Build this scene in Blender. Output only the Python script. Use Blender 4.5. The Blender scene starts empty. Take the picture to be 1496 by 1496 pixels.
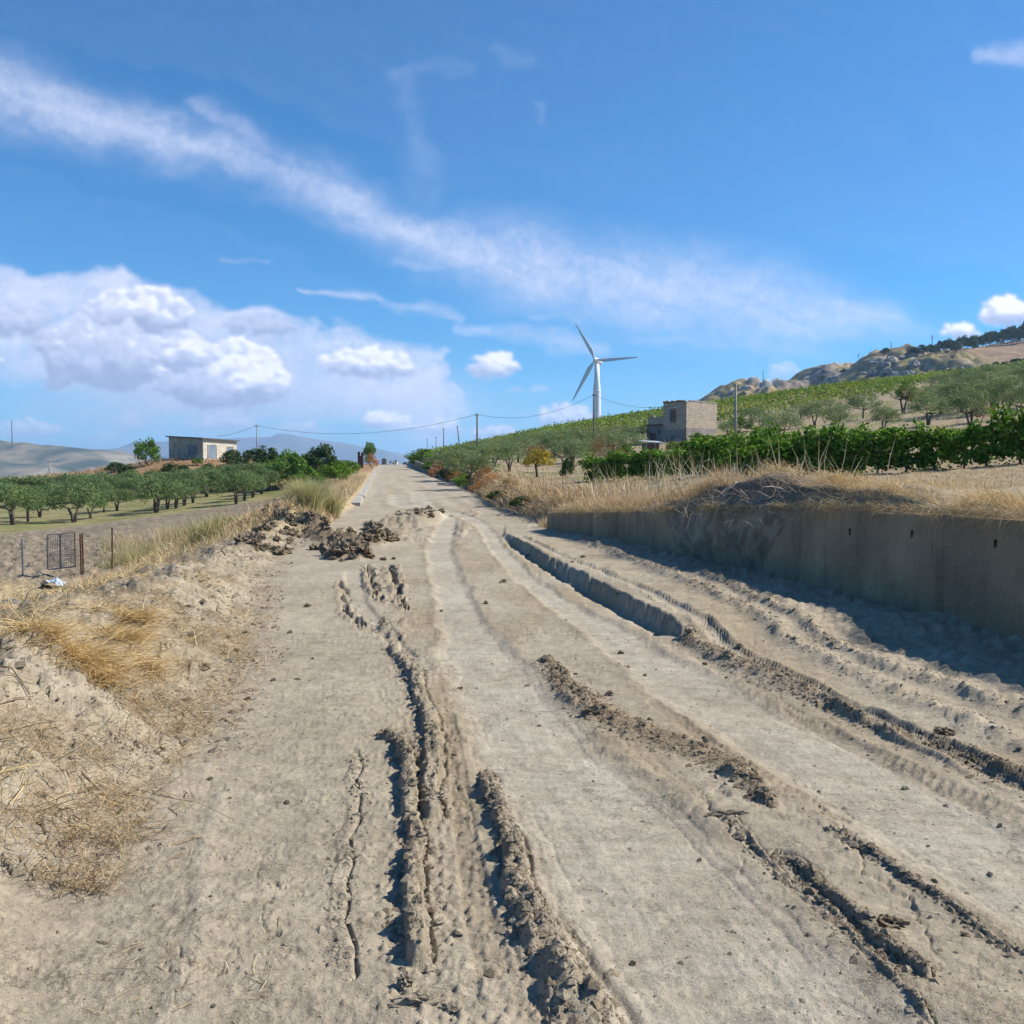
import bpy, math, random
import numpy as np
from mathutils import Vector, Euler

# ------------------------------------------------------------------ camera, sky, sun, exposure
S = bpy.context.scene
COL = S.collection
CAMZ, F, HOR = 1.6, 1400.0, 690.0
PITCH = math.atan((748 - HOR) / F)
cam_d = bpy.data.cameras.new('camera')
cam = bpy.data.objects.new('camera', cam_d); COL.objects.link(cam)
cam.location = (0, 0, CAMZ); cam.rotation_euler = (math.radians(90) - PITCH, 0, 0)
cam_d.sensor_width = 36; cam_d.lens = 36 * F / 1496; cam_d.clip_start = .05; cam_d.clip_end = 80000
S.camera = cam
SUN_EL, SUN_AZ = math.radians(43), math.radians(81)      # azimuth measured from +Y towards +X
w = bpy.data.worlds.new('World'); S.world = w; w.use_nodes = True
wn = w.node_tree.nodes; wn.clear()
sky = wn.new('ShaderNodeTexSky'); sky.sky_type = 'NISHITA'; sky.sun_disc = False
sky.sun_elevation = SUN_EL; sky.sun_rotation = SUN_AZ
sky.air_density = 1.0; sky.dust_density = 0.0; sky.ozone_density = 5.0; sky.altitude = 800
bg = wn.new('ShaderNodeBackground'); bg.inputs['Strength'].default_value = .077
wo = wn.new('ShaderNodeOutputWorld')
tn = wn.new('ShaderNodeMix'); tn.data_type = 'RGBA'; tn.blend_type = 'MULTIPLY'; tn.inputs[0].default_value = 1; tn.inputs[7].default_value = (.40, 1.0, 1.30, 1)
w.node_tree.links.new(sky.outputs[0], tn.inputs[6]); w.node_tree.links.new(tn.outputs[2], bg.inputs[0]); w.node_tree.links.new(bg.outputs[0], wo.inputs[0])
sd = bpy.data.lights.new('sun', 'SUN'); sun = bpy.data.objects.new('sun', sd); COL.objects.link(sun)
sd.energy = 5.0; sd.angle = math.radians(.53); sd.color = (1, .93, .82)
sv = Vector((math.sin(SUN_AZ) * math.cos(SUN_EL), math.cos(SUN_AZ) * math.cos(SUN_EL), math.sin(SUN_EL)))
sun.rotation_euler = (-sv).to_track_quat('-Z', 'Y').to_euler()
S.view_settings.view_transform = 'Standard'; S.view_settings.look = 'None'
S.view_settings.exposure = 0.58; S.view_settings.gamma = 1; S.view_settings.use_curve_mapping = False
S.cycles.use_denoising = True
S.cycles.max_bounces = 5; S.cycles.diffuse_bounces = 3; S.cycles.volume_bounces = 1
S.cycles.transparent_max_bounces = 12; S.cycles.caustics_reflective = False; S.cycles.caustics_refractive = False

rng = np.random.default_rng(7)
R = random.Random(5)

# ------------------------------------------------------------------ maths helpers
def ss(a, b, x):
    t = np.clip((x - a) / (b - a), 0, 1); return t * t * (3 - 2 * t)
def lerp(a, b, t): return a + (b - a) * t
def _h(ix, iy, seed):
    n = (ix.astype(np.int64) * 374761393 + iy.astype(np.int64) * 668265263 + seed * 974634777) & 0xffffffff
    n = ((n ^ (n >> 13)) * 1274126177) & 0xffffffff
    n = ((n ^ (n >> 16)) * 2246822519) & 0xffffffff
    return ((n ^ (n >> 15)) & 0xffff) / 65535.0
def gn(x, y, seed=0):                                    # gradient noise about -1..1
    ix = np.floor(x); iy = np.floor(y); fx = x - ix; fy = y - iy
    ux = fx * fx * fx * (fx * (fx * 6 - 15) + 10); uy = fy * fy * fy * (fy * (fy * 6 - 15) + 10)
    def g(dx, dy):
        a = _h(ix + dx, iy + dy, seed) * 6.2831853
        return np.cos(a) * (fx - dx) + np.sin(a) * (fy - dy)
    return lerp(lerp(g(0, 0), g(1, 0), ux), lerp(g(0, 1), g(1, 1), ux), uy) * 1.5
def fbm(x, y, seed=0, o=4, gain=.5, lac=2.03):
    s = 0; a = 1; f = 1
    for i in range(o):
        s = s + a * gn(x * f + i * 17.3, y * f - i * 9.1, seed + i * 31); a *= gain; f *= lac
    return s
def wor(x, y, seed=0, jit=.9):                           # cellular noise: nearest, second distance, cell hash
    ix = np.floor(x); iy = np.floor(y)
    d1 = np.full(x.shape, 9.); d2 = np.full(x.shape, 9.); hh = np.zeros(x.shape)
    for dx in (-1, 0, 1):
        for dy in (-1, 0, 1):
            cx = ix + dx; cy = iy + dy
            px = cx + .5 + (_h(cx, cy, seed) - .5) * jit; py = cy + .5 + (_h(cx, cy, seed + 7) - .5) * jit
            d = np.hypot(px - x, py - y)
            n = d < d1
            d2 = np.where(n, d1, np.minimum(d2, d)); hh = np.where(n, _h(cx, cy, seed + 13), hh); d1 = np.where(n, d, d1)
    return d1, d2, hh
def ray(px, py):
    a = (px - 748) / F; b = (748 - py) / F
    return np.array([a, math.cos(PITCH) + b * math.sin(PITCH), -math.sin(PITCH) + b * math.cos(PITCH)])
def at(px, py, Y):
    d = ray(px, py); return np.array([0, 0, CAMZ]) + d * (Y / d[1])
def gp(px, py, z=0.):
    d = ray(px, py); k = (z - CAMZ) / d[2]; return np.array([d[0] * k, d[1] * k])
def pdist(X, Y, pts, pad=1.5):
    """distance to a polyline; returns distance, side (+ right of travel), arc length, interpolated 3rd value (radius)"""
    P = np.array(pts, float)
    D = np.full(X.shape, 99.); SD = np.zeros(X.shape); A = np.zeros(X.shape); W = np.full(X.shape, P[0, 2])
    m = (X > P[:, 0].min() - pad) & (X < P[:, 0].max() + pad) & (Y > P[:, 1].min() - pad) & (Y < P[:, 1].max() + pad)
    x = X[m]; y = Y[m]
    if x.size == 0: return D, SD, A, W
    bd = np.full(x.shape, 99.); bs = np.zeros(x.shape); ba = np.zeros(x.shape); bw = np.full(x.shape, P[0, 2]); acc = 0
    for (x0, y0, w0), (x1, y1, w1) in zip(P[:-1], P[1:]):
        dx, dy = x1 - x0, y1 - y0; L = math.hypot(dx, dy) + 1e-9
        t = np.clip(((x - x0) * dx + (y - y0) * dy) / L / L, 0, 1)
        d = np.hypot(x - x0 - t * dx, y - y0 - t * dy); n = d < bd
        cr = (x - x0) * dy - (y - y0) * dx
        bd = np.where(n, d, bd); bs = np.where(n, np.sign(cr), bs); ba = np.where(n, acc + t * L, ba); bw = np.where(n, w0 + t * (w1 - w0), bw)
        acc += L
    D[m] = bd; SD[m] = bs; A[m] = ba; W[m] = bw
    return D, SD, A, W
def line(pp, z=0.):                                      # photograph pixels (px, py, half width in px) laid on the road plane
    out = []
    for px, py, wpx in pp:
        g = gp(px, py, z); out.append((g[0], g[1], wpx / F * g[1]))
    return out

# ------------------------------------------------------------------ terrain
def xc(Y): return 2.575 - .135 * Y                       # centre of the road
def zr(Y): return np.interp(Y, [0, 38, 45, 60, 100, 170, 240, 262, 300, 400, 1000], [0, 0, .05, .22, .9, 2.2, 3.5, 3.6, 3.0, -1, -30])
def wallx(Y): return 6.61 - .2286 * Y
WALL_END = 25.2
EDGE_Y = [25.2, 27, 30, 34, 37, 46, 60, 100, 240, 1000]; EDGE_X = [1.9, 1.75, .95, .3, -.2, -1.45, -2.3, -7.05, -26.1, -128.6]
def table(pk, yk, zk):
    fx = np.linspace(pk[0], pk[-1], 260); ly = np.linspace(math.log(yk[0]), math.log(yk[-1]), 320)
    A = np.array([np.interp(fx, pk, row) for row in zk]); B = np.array([np.interp(ly, np.log(yk), A[:, i]) for i in range(260)])
    k = np.array([1, 2, 3, 2, 1]) / 9
    for _ in range(2):
        B = np.array([np.convolve(np.pad(r, 2, 'edge'), k, 'valid') for r in B])
        B = np.array([np.convolve(np.pad(r, 2, 'edge'), k, 'valid') for r in B.T]).T
    def f(px, Y):
        i = np.clip((px - fx[0]) / (fx[1] - fx[0]), 0, 258.999); j = np.clip((np.log(np.maximum(Y, .1)) - ly[0]) / (ly[1] - ly[0]), 0, 318.999)
        i0 = i.astype(int); j0 = j.astype(int); a = i - i0; b = j - j0
        return (B[i0, j0] * (1 - a) + B[i0 + 1, j0] * a) * (1 - b) + (B[i0, j0 + 1] * (1 - a) + B[i0 + 1, j0 + 1] * a) * b
    return f
LT = table([-1500, -600, 0, 100, 200, 240, 300, 400, 500, 560],
           [1, 25, 35, 60, 85, 120, 130, 146, 175, 230, 400, 1000, 3000, 20000],
           [[-2.0] * 10, [-1.9] * 8 + [-1.2, -.6], [-2.2] * 8 + [-1.0, -.3],
            [-2.6, -2.5, -2.4, -2.4, -2.3, -2.25, -2.1, -1.7, -.7, 0], [-3, -2.8, -2.7, -2.7, -2.4, -2.3, -2.1, -1.6, -.5, .4],
            [-3, -2.6, -2.3, -2.1, -1.8, -1.6, -1.4, -1.0, .2, .9], [-3, -2.4, -1.3, -1.0, -.6, -.4, -.2, .2, 1.0, 1.3],
            [-3, -1.5, .3, 1.3, 2.9, 3.8, 3.9, 3.6, 2.4, 1.9], [-3, -1.5, .3, 1.3, 2.9, 3.8, 3.9, 3.7, 2.6, 2.3],
            [-8, -5, -3, -2, 0, 1, 2, 2.6, 2.8, 3.1], [-30] * 8 + [-12, -4], [-55] * 10, [-60] * 10, [-60] * 10])
RT = table([560, 620, 700, 800, 900, 1000, 1200, 1400, 1500, 2200, 3200],
           [1, 9, 14, 20, 27, 35, 60, 90, 140, 165, 220, 300, 600, 1200, 3000, 20000],
           [[1.17] * 11, [1.17] * 11, [.9, .9, .9, .9, .95, 1.05, 1.25, 1.3, 1.3, 1.5, 1.8],
            [.55, .55, .55, .6, .8, .95, 1.2, 1.35, 1.4, 2, 3], [.5, .5, .5, .5, .65, .9, 1.25, 1.5, 1.65, 2.6, 4],
            [.6, .6, .65, .65, .75, 1.05, 1.3, 1.7, 1.9, 4, 6], [.8, .9, 1.0, .85, 1.1, 1.6, 2.2, 3.0, 3.6, 8, 12],
            [1.5, 1.7, 2, 1.6, 2.2, 2.9, 4.3, 5.8, 6.8, 14, 20], [2.4, 3.0, 3.8, 3.9, 5.0, 5.9, 9, 13, 15, 25, 34],
            [3, 3.6, 4.8, 6, 7.5, 8.8, 12.7, 16.5, 18.5, 30, 40], [4.6, 5.2, 7.6, 11.3, 13.9, 16.3, 20.8, 24.0, 25.8, 40, 50],
            [4.4, 5, 8, 11.5, 14, 16.6, 22, 26, 28, 42, 52], [-8, -6, 2, 10, 17, 20, 26, 30, 32, 44, 54],
            [-40, -40, -30, -20, -10, 0, 10, 20, 20, 30, 40], [-60] * 11, [-60] * 11])

def tr_edges(rows):
    c = []
    for py, l, r in rows:
        a = gp(l, py); b = gp(r, py); c.append(((a[0] + b[0]) / 2, a[1], (b[0] - a[0]) / 2))
    return c
TR1 = tr_edges([(1700, 1010, 1700), (1496, 905, 1340), (1300, 800, 1115), (1200, 740, 1000), (1100, 690, 890), (1000, 655, 800), (900, 640, 705),
                (850, 630, 680), (800, 622, 660), (770, 637, 668), (757, 643, 668), (748, 622, 650), (743, 585, 620), (738, 565, 605), (728, 570, 600)])
TR2 = tr_edges([(1500, 1750, 2100), (1300, 1385, 1640), (1200, 1230, 1470), (1150, 1150, 1380), (1100, 1080, 1280), (1050, 1010, 1170), (1000, 940, 1075),
                (950, 880, 970), (900, 820, 875), (850, 755, 790), (800, 712, 740), (770, 697, 719), (757, 672, 700), (748, 645, 670), (743, 612, 640), (736, 600, 630), (726, 600, 620)])
T3 = line([(760, 784, 5), (800, 806, 5), (900, 850, 6), (1000, 897, 8), (1100, 943, 10), (1200, 988, 13), (1300, 1035, 16), (1400, 1078, 17), (1560, 1145, 18), (1800, 1250, 24)], .12)
SCARP = line([(735, 783, 5), (752, 796, 5), (800, 829, 5), (870, 869, 5), (930, 903, 5), (1003, 937, 5), (1016, 932, 5)])
SC2 = line([(1003, 937, 14), (1060, 965, 18), (1110, 985, 24), (1160, 1008, 26), (1250, 1048, 20), (1330, 1078, 26), (1420, 1110, 34), (1520, 1150, 40), (1800, 1290, 60)])
CH = line([(850, 800, 8), (960, 850, 12), (1050, 892, 14), (1150, 940, 16), (1250, 985, 22), (1350, 1028, 30), (1496, 1090, 36), (1800, 1220, 50)])
CH2 = line([(1010, 850, 8), (1120, 905, 10), (1240, 955, 14), (1290, 975, 20), (1400, 1010, 20), (1520, 1050, 26)])
R1 = line([(553, 1072, 7), (585, 1083, 9), (602, 1110, 11), (606, 1200, 12), (611, 1262, 12), (608, 1330, 18), (606, 1400, 20)])
R2 = line([(606, 980, 8), (613, 1010, 11), (622, 1045, 12), (634, 1080, 13), (640, 1130, 14), (631, 1165, 12), (640, 1190, 12)])
R0 = line([(560, 905, 6), (575, 940, 9), (600, 985, 8)])
R3 = line([(712, 1125, 9), (724, 1175, 10), (742, 1222, 14), (750, 1275, 18), (768, 1330, 26), (795, 1385, 40), (828, 1440, 50), (862, 1500, 60), (900, 1580, 70)])
R4 = line([(1125, 1243, 6), (1165, 1265, 9), (1210, 1312, 11), (1250, 1350, 13), (1290, 1390, 13), (1350, 1432, 9)])
R5 = line([(1060, 1195, 4), (1120, 1260, 5), (1200, 1330, 5), (1260, 1400, 5), (1330, 1460, 6), (1380, 1520, 6)])
R6 = line([(1215, 1215, 5), (1290, 1260, 6), (1340, 1290, 5), (1420, 1350, 6), (1496, 1400, 7)])
R7 = line([(520, 1100, 8), (525, 1170, 9), (508, 1240, 10), (498, 1330, 12), (500, 1420, 12)])
CB = line([(795, 965, 10), (830, 1005, 22), (880, 1045, 34), (950, 1080, 38), (1040, 1108, 34), (1085, 1145, 24), (1120, 1180, 12)])
TL1 = line([(655, 1040, 9), (668, 1120, 13), (680, 1220, 18), (700, 1330, 26), (720, 1420, 30)]); TL2 = line([(1010, 955, 10), (1120, 1020, 14), (1240, 1085, 18), (1380, 1150, 26), (1540, 1225, 34)]); TL3 = line([(930, 1010, 8), (1010, 1070, 12), (1100, 1130, 14), (1230, 1200, 14)])
U1 = line([(538, 828, 5), (546, 860, 6), (560, 880, 4)])
U2 = line([(572, 828, 6), (578, 858, 7), (590, 890, 4)])
U3 = line([(497, 850, 4), (505, 890, 4), (535, 915, 4), (575, 935, 5)])
U4 = line([(525, 905, 5), (560, 918, 7), (590, 915, 5)])
SLAB = line([(560, 772, 5), (590, 773, 5), (630, 772, 5)])
H1 = line([(452, 778, 20), (485, 792, 26), (530, 798, 24), (560, 790, 14)])
H2 = line([(352, 770, 12), (385, 766, 20), (425, 772, 22), (470, 778, 16)])
H3 = line([(480, 815, 10), (520, 818, 12), (500, 800, 20)])
TP = line([(515, 838, 14), (522, 880, 16), (552, 915, 16), (600, 960, 12)])
PATH_L = line([(330, 1160, 8), (300, 1270, 10), (285, 1400, 12), (230, 1500, 12)])

def terrain(X, Y, fine=True):
    """height and colour masks of the ground"""
    shp = X.shape; X = X.ravel().astype(float); Y = Y.ravel().astype(float)
    px = 748 + F * X / np.maximum(Y, .5); t = X - xc(Y); zR = zr(Y)
    # left of the road
    bh = np.interp(Y, [0, 3, 5.5, 8, 11, 15, 18, 25, 40, 80, 300], [.45, .5, .56, .46, .36, .28, .3, .28, .25, .3, .3]) * (1 + .12 * gn(X * .9, Y * .7, 3))
    foot = np.interp(Y, [0, 5, 8, 10.7, 14, 20, 30, 45], [-3.55, -3.7, -3.7, -4.0, -4.3, -4.6, -4.2, -3.75]) + .16 * gn(Y * .7, Y * 0 + 3, 5)
    bw = np.interp(Y, [0, 20, 40, 60], [1.15, 1.2, .6, .5])
    bank = bh * ss(0, 1, (foot - t) / bw)
    drop = np.interp(-t, [5.2, 6.2, 8.2, 10.5, 13], [0, -.25, -1.05, -1.75, -2.4])
    lt = LT(px, Y)
    drop = np.where(Y > 26, np.interp(Y, [26, 45], [1, 0]) * drop, drop)
    left = lerp(zR + bank + drop, lt, ss(0, 1, (-t - np.interp(Y, [24, 40], [9.5, 5.6])) / 4.6))
    # right of the road
    rt = RT(np.maximum(px, 560), Y)
    wx = np.where(Y < WALL_END, wallx(Y), np.where(Y < 31, lerp(1.6, 1.5, (Y - WALL_END) / 6), xc(Y) + 3.8 + .3 * gn(Y * .3, Y * 0, 9)))
    wx = np.where(Y >= WALL_END, np.interp(Y, EDGE_Y, EDGE_X) + .15 * gn(Y * .35, Y * 0, 9), wx)
    stepw = np.where(Y < WALL_END, .26, np.interp(Y, [25, 34, 60], [.3, .9, 1.0]))
    k = ss(0, 1, (X - wx - .04) / stepw)
    heap = .38 * np.exp(-((Y - 14.8) / 2.3) ** 2 - ((X - wallx(Y) - .55) / .7) ** 2) + .18 * np.exp(-((Y - 11.2) / 1.1) ** 2 - ((X - wallx(Y) - .8) / .7) ** 2)
    right = lerp(zR, np.maximum(rt, zR + np.interp(Y, [0, 26, 40], [.45, .4, .5])) + heap, k)
    z = np.where(t < -1, left, right)
    land = ss(0, .3, -(t - foot)) + k                       # 0 on the road
    road = np.clip(1 - land, 0, 1)
    crest = 1 - ss(250, 330, Y)
    z = z - (1 - crest) * 0
    # masks: pale dusty track, brown wet mud, straw earth, plough, green
    pale = np.zeros(X.shape); brown = np.zeros(X.shape); rough = np.ones(X.shape); smooth = np.zeros(X.shape)
    if fine:
        n1 = fbm(X * 1.3, Y * 1.3, 11, 3); n2 = fbm(X * 6, Y * 6, 21, 4); n3 = fbm(X * 24, Y * 20, 31, 3); f1, f2, fh = wor(X * 21 + n2, Y * 17 + .6 * n3, 33, .95)
        lod = np.clip(1.25 - Y / 22, .0, 1)                  # finest relief only where the mesh can carry it
        zz = .02 * n1 + .006 * n2 + .0026 * n3 * lod + .006 * (fh - .5) * lod * ss(0, .12, f2 - f1) * ss(-.25, .45, gn(X * 1.7, Y * 1.4, 142) + .3 * gn(X * 6, Y * 5, 143))
        # wavy course
        wX = X + .05 * gn(Y * 1.1, X * .5, 41) + .02 * gn(Y * 4, X * 3, 42); wY = Y
        SK = np.zeros(X.shape)
        for tk, dp in ((TR1, .022), (TR2, .02)):
            D, sd_, A, W = pdist(wX, wY, tk); D = D * (1 + .16 * gn(X * 2.1, Y * .8, 141)) + .05 * n2 * W
            m = 1 - ss(.62, 1.18, D / W)
            zz = zz * (1 - .45 * m) - dp * m
            zz += .006 * np.exp(-((D / W - 1.15) / .2) ** 2) * (1 + .9 * gn(A * 4, D * 8, 43))
            tread = np.sin((A + .35 * D * sd_ * np.sign(np.sin(D * 3))) * 6.2832 / .11)
            zz += m * .0022 * tread * lod
            for e in (.9, .72, 1.22, 1.36):
                zz -= .006 * np.exp(-((D / W - e) / .025) ** 2) * (.5 + .8 * gn(A * 1.2, D * 0 + e * 9, 47))
            stk = gn(sd_ * D * 16 + 7, A * .9, 148) + .6 * gn(sd_ * D * 38, A * 2.2, 149); zz += m * lod * .0035 * stk; SK = np.where(m > .2, stk, SK)
            pale = np.maximum(pale, m * (1 + .22 * stk)); smooth = np.maximum(smooth, m)
            brown = np.maximum(brown, .42 * np.exp(-((D / W - 1.3) / .2) ** 2) * ss(-.5, .6, gn(A * .7, D, 44)))
        for LN in (TL1, TL2, TL3):                        # tyre lug prints
            D, s_, A, W = pdist(X, Y, LN); m = (1 - ss(.75, 1.1, D / W)) * lod; sgn = s_ * D
            zz += m * (.010 * ss(-.2, .5, np.sin((A + .6 * np.abs(sgn)) * 6.2832 / .075)) * ss(-.5, .2, gn(A * 1.3, A * 0, 146)) - .012); brown = np.maximum(brown, .3 * m)
        # dried plates between the tracks
        d1, d2, hh = wor(X * 2.2 + .4 * n2 * .3, Y * 1.5 + .3 * gn(X * 3, Y * 3, 50), 51)
        crack = 1 - ss(.0, .05, d2 - d1)
        inb = road * (1 - pale) * ss(-2.2, -1.2, t) * (1 - ss(.6, 1.2, t))
        zz += inb * (.012 * hh - .014 * crack * ss(-.2, .5, gn(X * .8, Y * .6, 52)))
        # raised slab right of the tracks, its broken edge and what follows nearer
        D, s_, A, W = pdist(wX, wY, [(p[0], p[1], .05) for p in SCARP], 12)
        D2, s2, A2, W2 = pdist(wX, wY, [(p[0], p[1], p[2]) for p in SC2], 12)
        inslab = np.where(Y > 9.3, 1., 0.)
        sx = np.interp(Y, [p[1] for p in SCARP][5::-1], [p[0] for p in SCARP][5::-1]) + .05 * gn(Y * 2.2, Y * 0, 61) + .03 * gn(Y * 7, Y * 0, 62)
        sh = np.interp(Y, [3, 8.4, 8.9, 9.5, 12, 20, 25, 30], [.0, .0, .015, .165, .185, .15, .06, 0.]) * (1 - ss(1.6, 3.2, X - sx) * .55)
        sh = sh * (1 + .12 * gn(X * 2, Y * 2, 63))
        plate = ss(0, .055, X - sx) * road
        zz += np.where(X > sx - .1, sh * plate, 0)
        zz -= .05 * np.exp(-((X - sx + .07) / .07) ** 2) * inslab * road * (Y < 22)
        D, s_, A, W = D2, s2, A2, W2
        c1, c2, ch = wor(X * 7, Y * 6, 65)
        m = np.exp(-(D / W) ** 2 * 1.2) * road
        zz += m * (.035 + .07 * (1 - c1) * ch); brown = np.maximum(brown, m * (.45 + .5 * ch))
        # narrow twin tyre line
        D, s_, A, W = pdist(X, Y, T3)
        m = (1 - ss(.8, 1.1, D / W)) * road
        zz = zz * (1 - .6 * m) - .02 * m + np.where(m > 0, sh * m * .6, 0); pale = np.maximum(pale, .8 * m)
        zz -= .04 * np.exp(-((D / W - 1.25) / .2) ** 2) * road * (.7 + .5 * gn(A * 2, A * 0, 66)); zz += .035 * np.exp(-((D / W - 1.9) / .35) ** 2) * road * (.6 + .6 * gn(A * 3, D * 3, 67))
        zz -= .018 * np.exp(-((D / W) / .12) ** 2) * road
        for LN, a in ((CH, .045), (CH2, .05)):
            D, s_, A, W = pdist(wX, wY, LN)
            m = np.exp(-(D / W) ** 2) * road
            lug = np.abs(np.sin(A * 6.2832 / .34 + 3 * gn(A * 1.5, D * 2, 68)))
            zz += m * (a * .5 + a * lug * (.5 + .5 * gn(A * 2, D * 6, 69)) + .05 * (1 - c1) * ch)
        wdist = wallx(Y) - X; zz += road * (Y < WALL_END + 1) * (.05 + .05 * gn(Y * 1.3, Y * 0, 144)) * np.exp(-(np.maximum(wdist, 0) / .28) ** 1.5) * (wdist < 3)
        rgh = road * ss(1.2, 1.8, t) * ss(4, 7, Y + 3)
        zz += rgh * .055 * np.abs(fbm(X * 3.5, Y * 3.5, 70, 3))
        # ropes and ridges of squeezed mud
        b1, b2, bb = wor(X * 11, Y * 8, 71)
        for LN, a, lump, br in ((R1, .045, .05, .35), (R2, .055, .03, .15), (R0, .035, .035, .3), (R3, .03, .06, .35), (R4, .035, .02, .45), (R5, .010, .012, .2), (R6, .012, .02, .4), (R7, .003, .008, 0)):
            D, s_, A, W = pdist(wX, wY, LN)
            q = D / np.maximum(W, .01)
            m = (1 - ss(.55, 1.05, q)) * ss(-.02, .18, A) 
            hv = .75 + .35 * gn(A * 4, A * 0 + a * 99, 72) + .25 * gn(A * 11, D * 9, 73)
            zz += m * (a * hv + lump * (1 - b1 * 1.3) * (.3 + bb)); brown = np.maximum(brown, m * br * (.4 + .8 * bb))
            zz -= .02 * np.exp(-((q - 1.25) / .2) ** 2) * (s_ < 0)
        D, s_, A, W = pdist(wX, wY, CB)
        m = (1 - ss(.4, 1.25, D / W + .4 * n2 * .4))
        zz += m * (.012 + .045 * (1 - b1 * 1.2) * ss(.35, .9, bb) + .035 * (1 - c1) * ss(.5, 1, ch)); brown = np.maximum(brown, m * .75)
        for LN, a in ((U1, -.10), (U2, -.11), (U3, -.05)):
            D, s_, A, W = pdist(wX + .05 * n2, wY + .12 * n2, LN); W = W * (.75 + .5 * gn(A * 2.2, A * 0 + a * 50, 74))
            zz += a * (1 - ss(.6, 1.1, D / W)) + abs(a) * .45 * np.exp(-((D / W - 2.0) / .6) ** 2) * (.3 + .9 * bb)
            brown = np.maximum(brown, .4 * (1 - ss(1.5, 3, D / W)))
        D, s_, A, W = pdist(X, Y, U4); zz += .07 * np.exp(-(D / W) ** 2) * (.5 + bb)
        D, s_, A, W = pdist(X, Y, TP); m = 1 - ss(.7, 1, D / W); zz = zz * (1 - .5 * m) - .02 * m + .006 * m * np.sin(A * 6.28 / .2); pale = np.maximum(pale, .5 * m)
        # broken slab across the left half of the road, heaps of dark clods
        ysl = 28.6 + .35 * gn(X * 2, X * 0, 75)
        m = ss(0, .12, Y - ysl) * (1 - ss(34, 38, Y)) * ss(-4.1, -3.8, X) * (1 - ss(-2.55, -2.3, X))
        zz += m * (.17 + .1 * np.abs(fbm(X * 1.5, Y * 1.2, 76, 3))); brown = np.maximum(brown, .5 * m * ss(.0, .5, fbm(X, Y, 77, 2) + .3))
        e1, e2, eh = wor(X * 3.4, Y * 2.6, 79)
        for LN, a in ((H1, .42), (H2, .5), (H3, .22)):
            D, s_, A, W = pdist(X, Y, LN)
            m = np.exp(-(D / (W * 1.1)) ** 2 * 1.3)
            zz += m * (a * .32 + a * .25 * (1 - np.minimum(e1, 1) ** 2) * (.2 + eh) + .06 * n2 + .08 * (1 - c1 * c1) * ch); brown = np.maximum(brown, ss(.1, .4, m) * (.9 + .4 * eh))
        lump = ((X > -4.6) & (X < -1.2) & (Y > 22) & (Y < 40)) * ss(.1, .6, fbm(X * .8, Y * .5, 80, 2) + .25) * (1 - pale)
        zz += lump * (.1 * (1 - e1) * eh + .07 * (1 - c1 * c1) * ch); brown = np.maximum(brown, lump * .45 * eh)
        # far carriageway: soft longitudinal bands
        fr = road * ss(38, 50, Y)
        zz = zz * (1 - .3 * fr) + fr * .05 * gn(t * 1.4, Y * .05, 81)
        # pitted crust of the flat left part
        p1, p2, ph = wor(X * 24, Y * 19, 83)
        flatl = road * (1 - pale) * ss(1.4, 2.2, -t) * lod
        pebb = np.exp(-((t + 2.35) / .32) ** 2)
        zz -= flatl * .010 * ss(.62, .95, ph) * (1 - ss(.1, .5, p1)); zz += flatl * (.006 + .014 * pebb) * (1 - ss(.1, .5, p1)) * ss(.3, .7, ph) 
        v1, v2, vh = wor(X * 1.0 + .25 * n2 * .4, Y * 1.0 + .12 * gn(X * 5, Y * 5, 84), 85)
        fis = (1 - ss(0, .012, v2 - v1)) * ss(0, .3, gn(X * .7, Y * .7, 86)) * flatl
        zz -= .010 * fis
        D, s_, A, W = pdist(wX, wY, PATH_L); m = np.exp(-(D / W / 1.6) ** 2) * flatl; pale = np.maximum(pale, .35 * m); zz += .01 * m
        # bank earth, ploughed field, orchard floor, hillside
        ba = ss(0, .5, foot - t) * (1 - ss(40, 60, Y))
        zz += ba * (.085 * fbm(X * 2.2, Y * 1.6, 87, 4) + .05 * (1 - c1 * c1) * ss(.45, .9, ch) * lod + .06 * (1 - e1 * e1) * ss(.5, .9, eh))
        off = (1 - road)
        pl = ss(8, 12, -t) * ss(29, 37, Y + 2.5 * gn(X * .25, Y * .2, 145)) * off * (1 - ss(-.5, .5, (Y - (62 + np.maximum(px, 0) * .10)) / 6))
        g1, g2, gh = wor(X * 2.4, Y * 1.6, 89)
        zz += pl * (.05 * np.sin(Y * 2.6 + .8 * gn(X * .4, Y * .4, 90)) + .16 * (1 - g1) * ss(.2, .9, gh))
        zz += off * (t > 0) * (.07 * fbm(X * .9, Y * .9, 91, 3) + ss(26, 40, Y) * .05 * np.sin(Y * 2.2 + X * .5))
        zz += np.where(k > .02, np.where(k < .98, .02 * gn(X * 5, Y * 5, 92), 0), 0) * (Y > 26)
        z = z + zz
        masks = dict(road=road, pale=pale, brown=brown, plough=pl, bank=ba, px=px, t=t, foot=foot, k=k, n1=n1, n2=n2, ch=ch, gh=gh)
        return z.reshape(shp), masks
    return z.reshape(shp)

def hz(x, y): return float(terrain(np.array([x]), np.array([y]), True)[0][0])
def HZ(X, Y): return terrain(X, Y, True)[0]
def hit(px, py, y0=3., y1=420.):                          # first meeting of a line of sight with the land
    Ys = np.geomspace(y0, y1, 2500); d = ray(px, py)
    X = d[0] / d[1] * Ys; Z = CAMZ + d[2] / d[1] * Ys
    g = terrain(X, Ys, False); i = np.argmax(g >= Z)
    if not (g >= Z).any(): i = len(Ys) - 1
    return np.array([X[i], Ys[i], g[i]])

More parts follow.
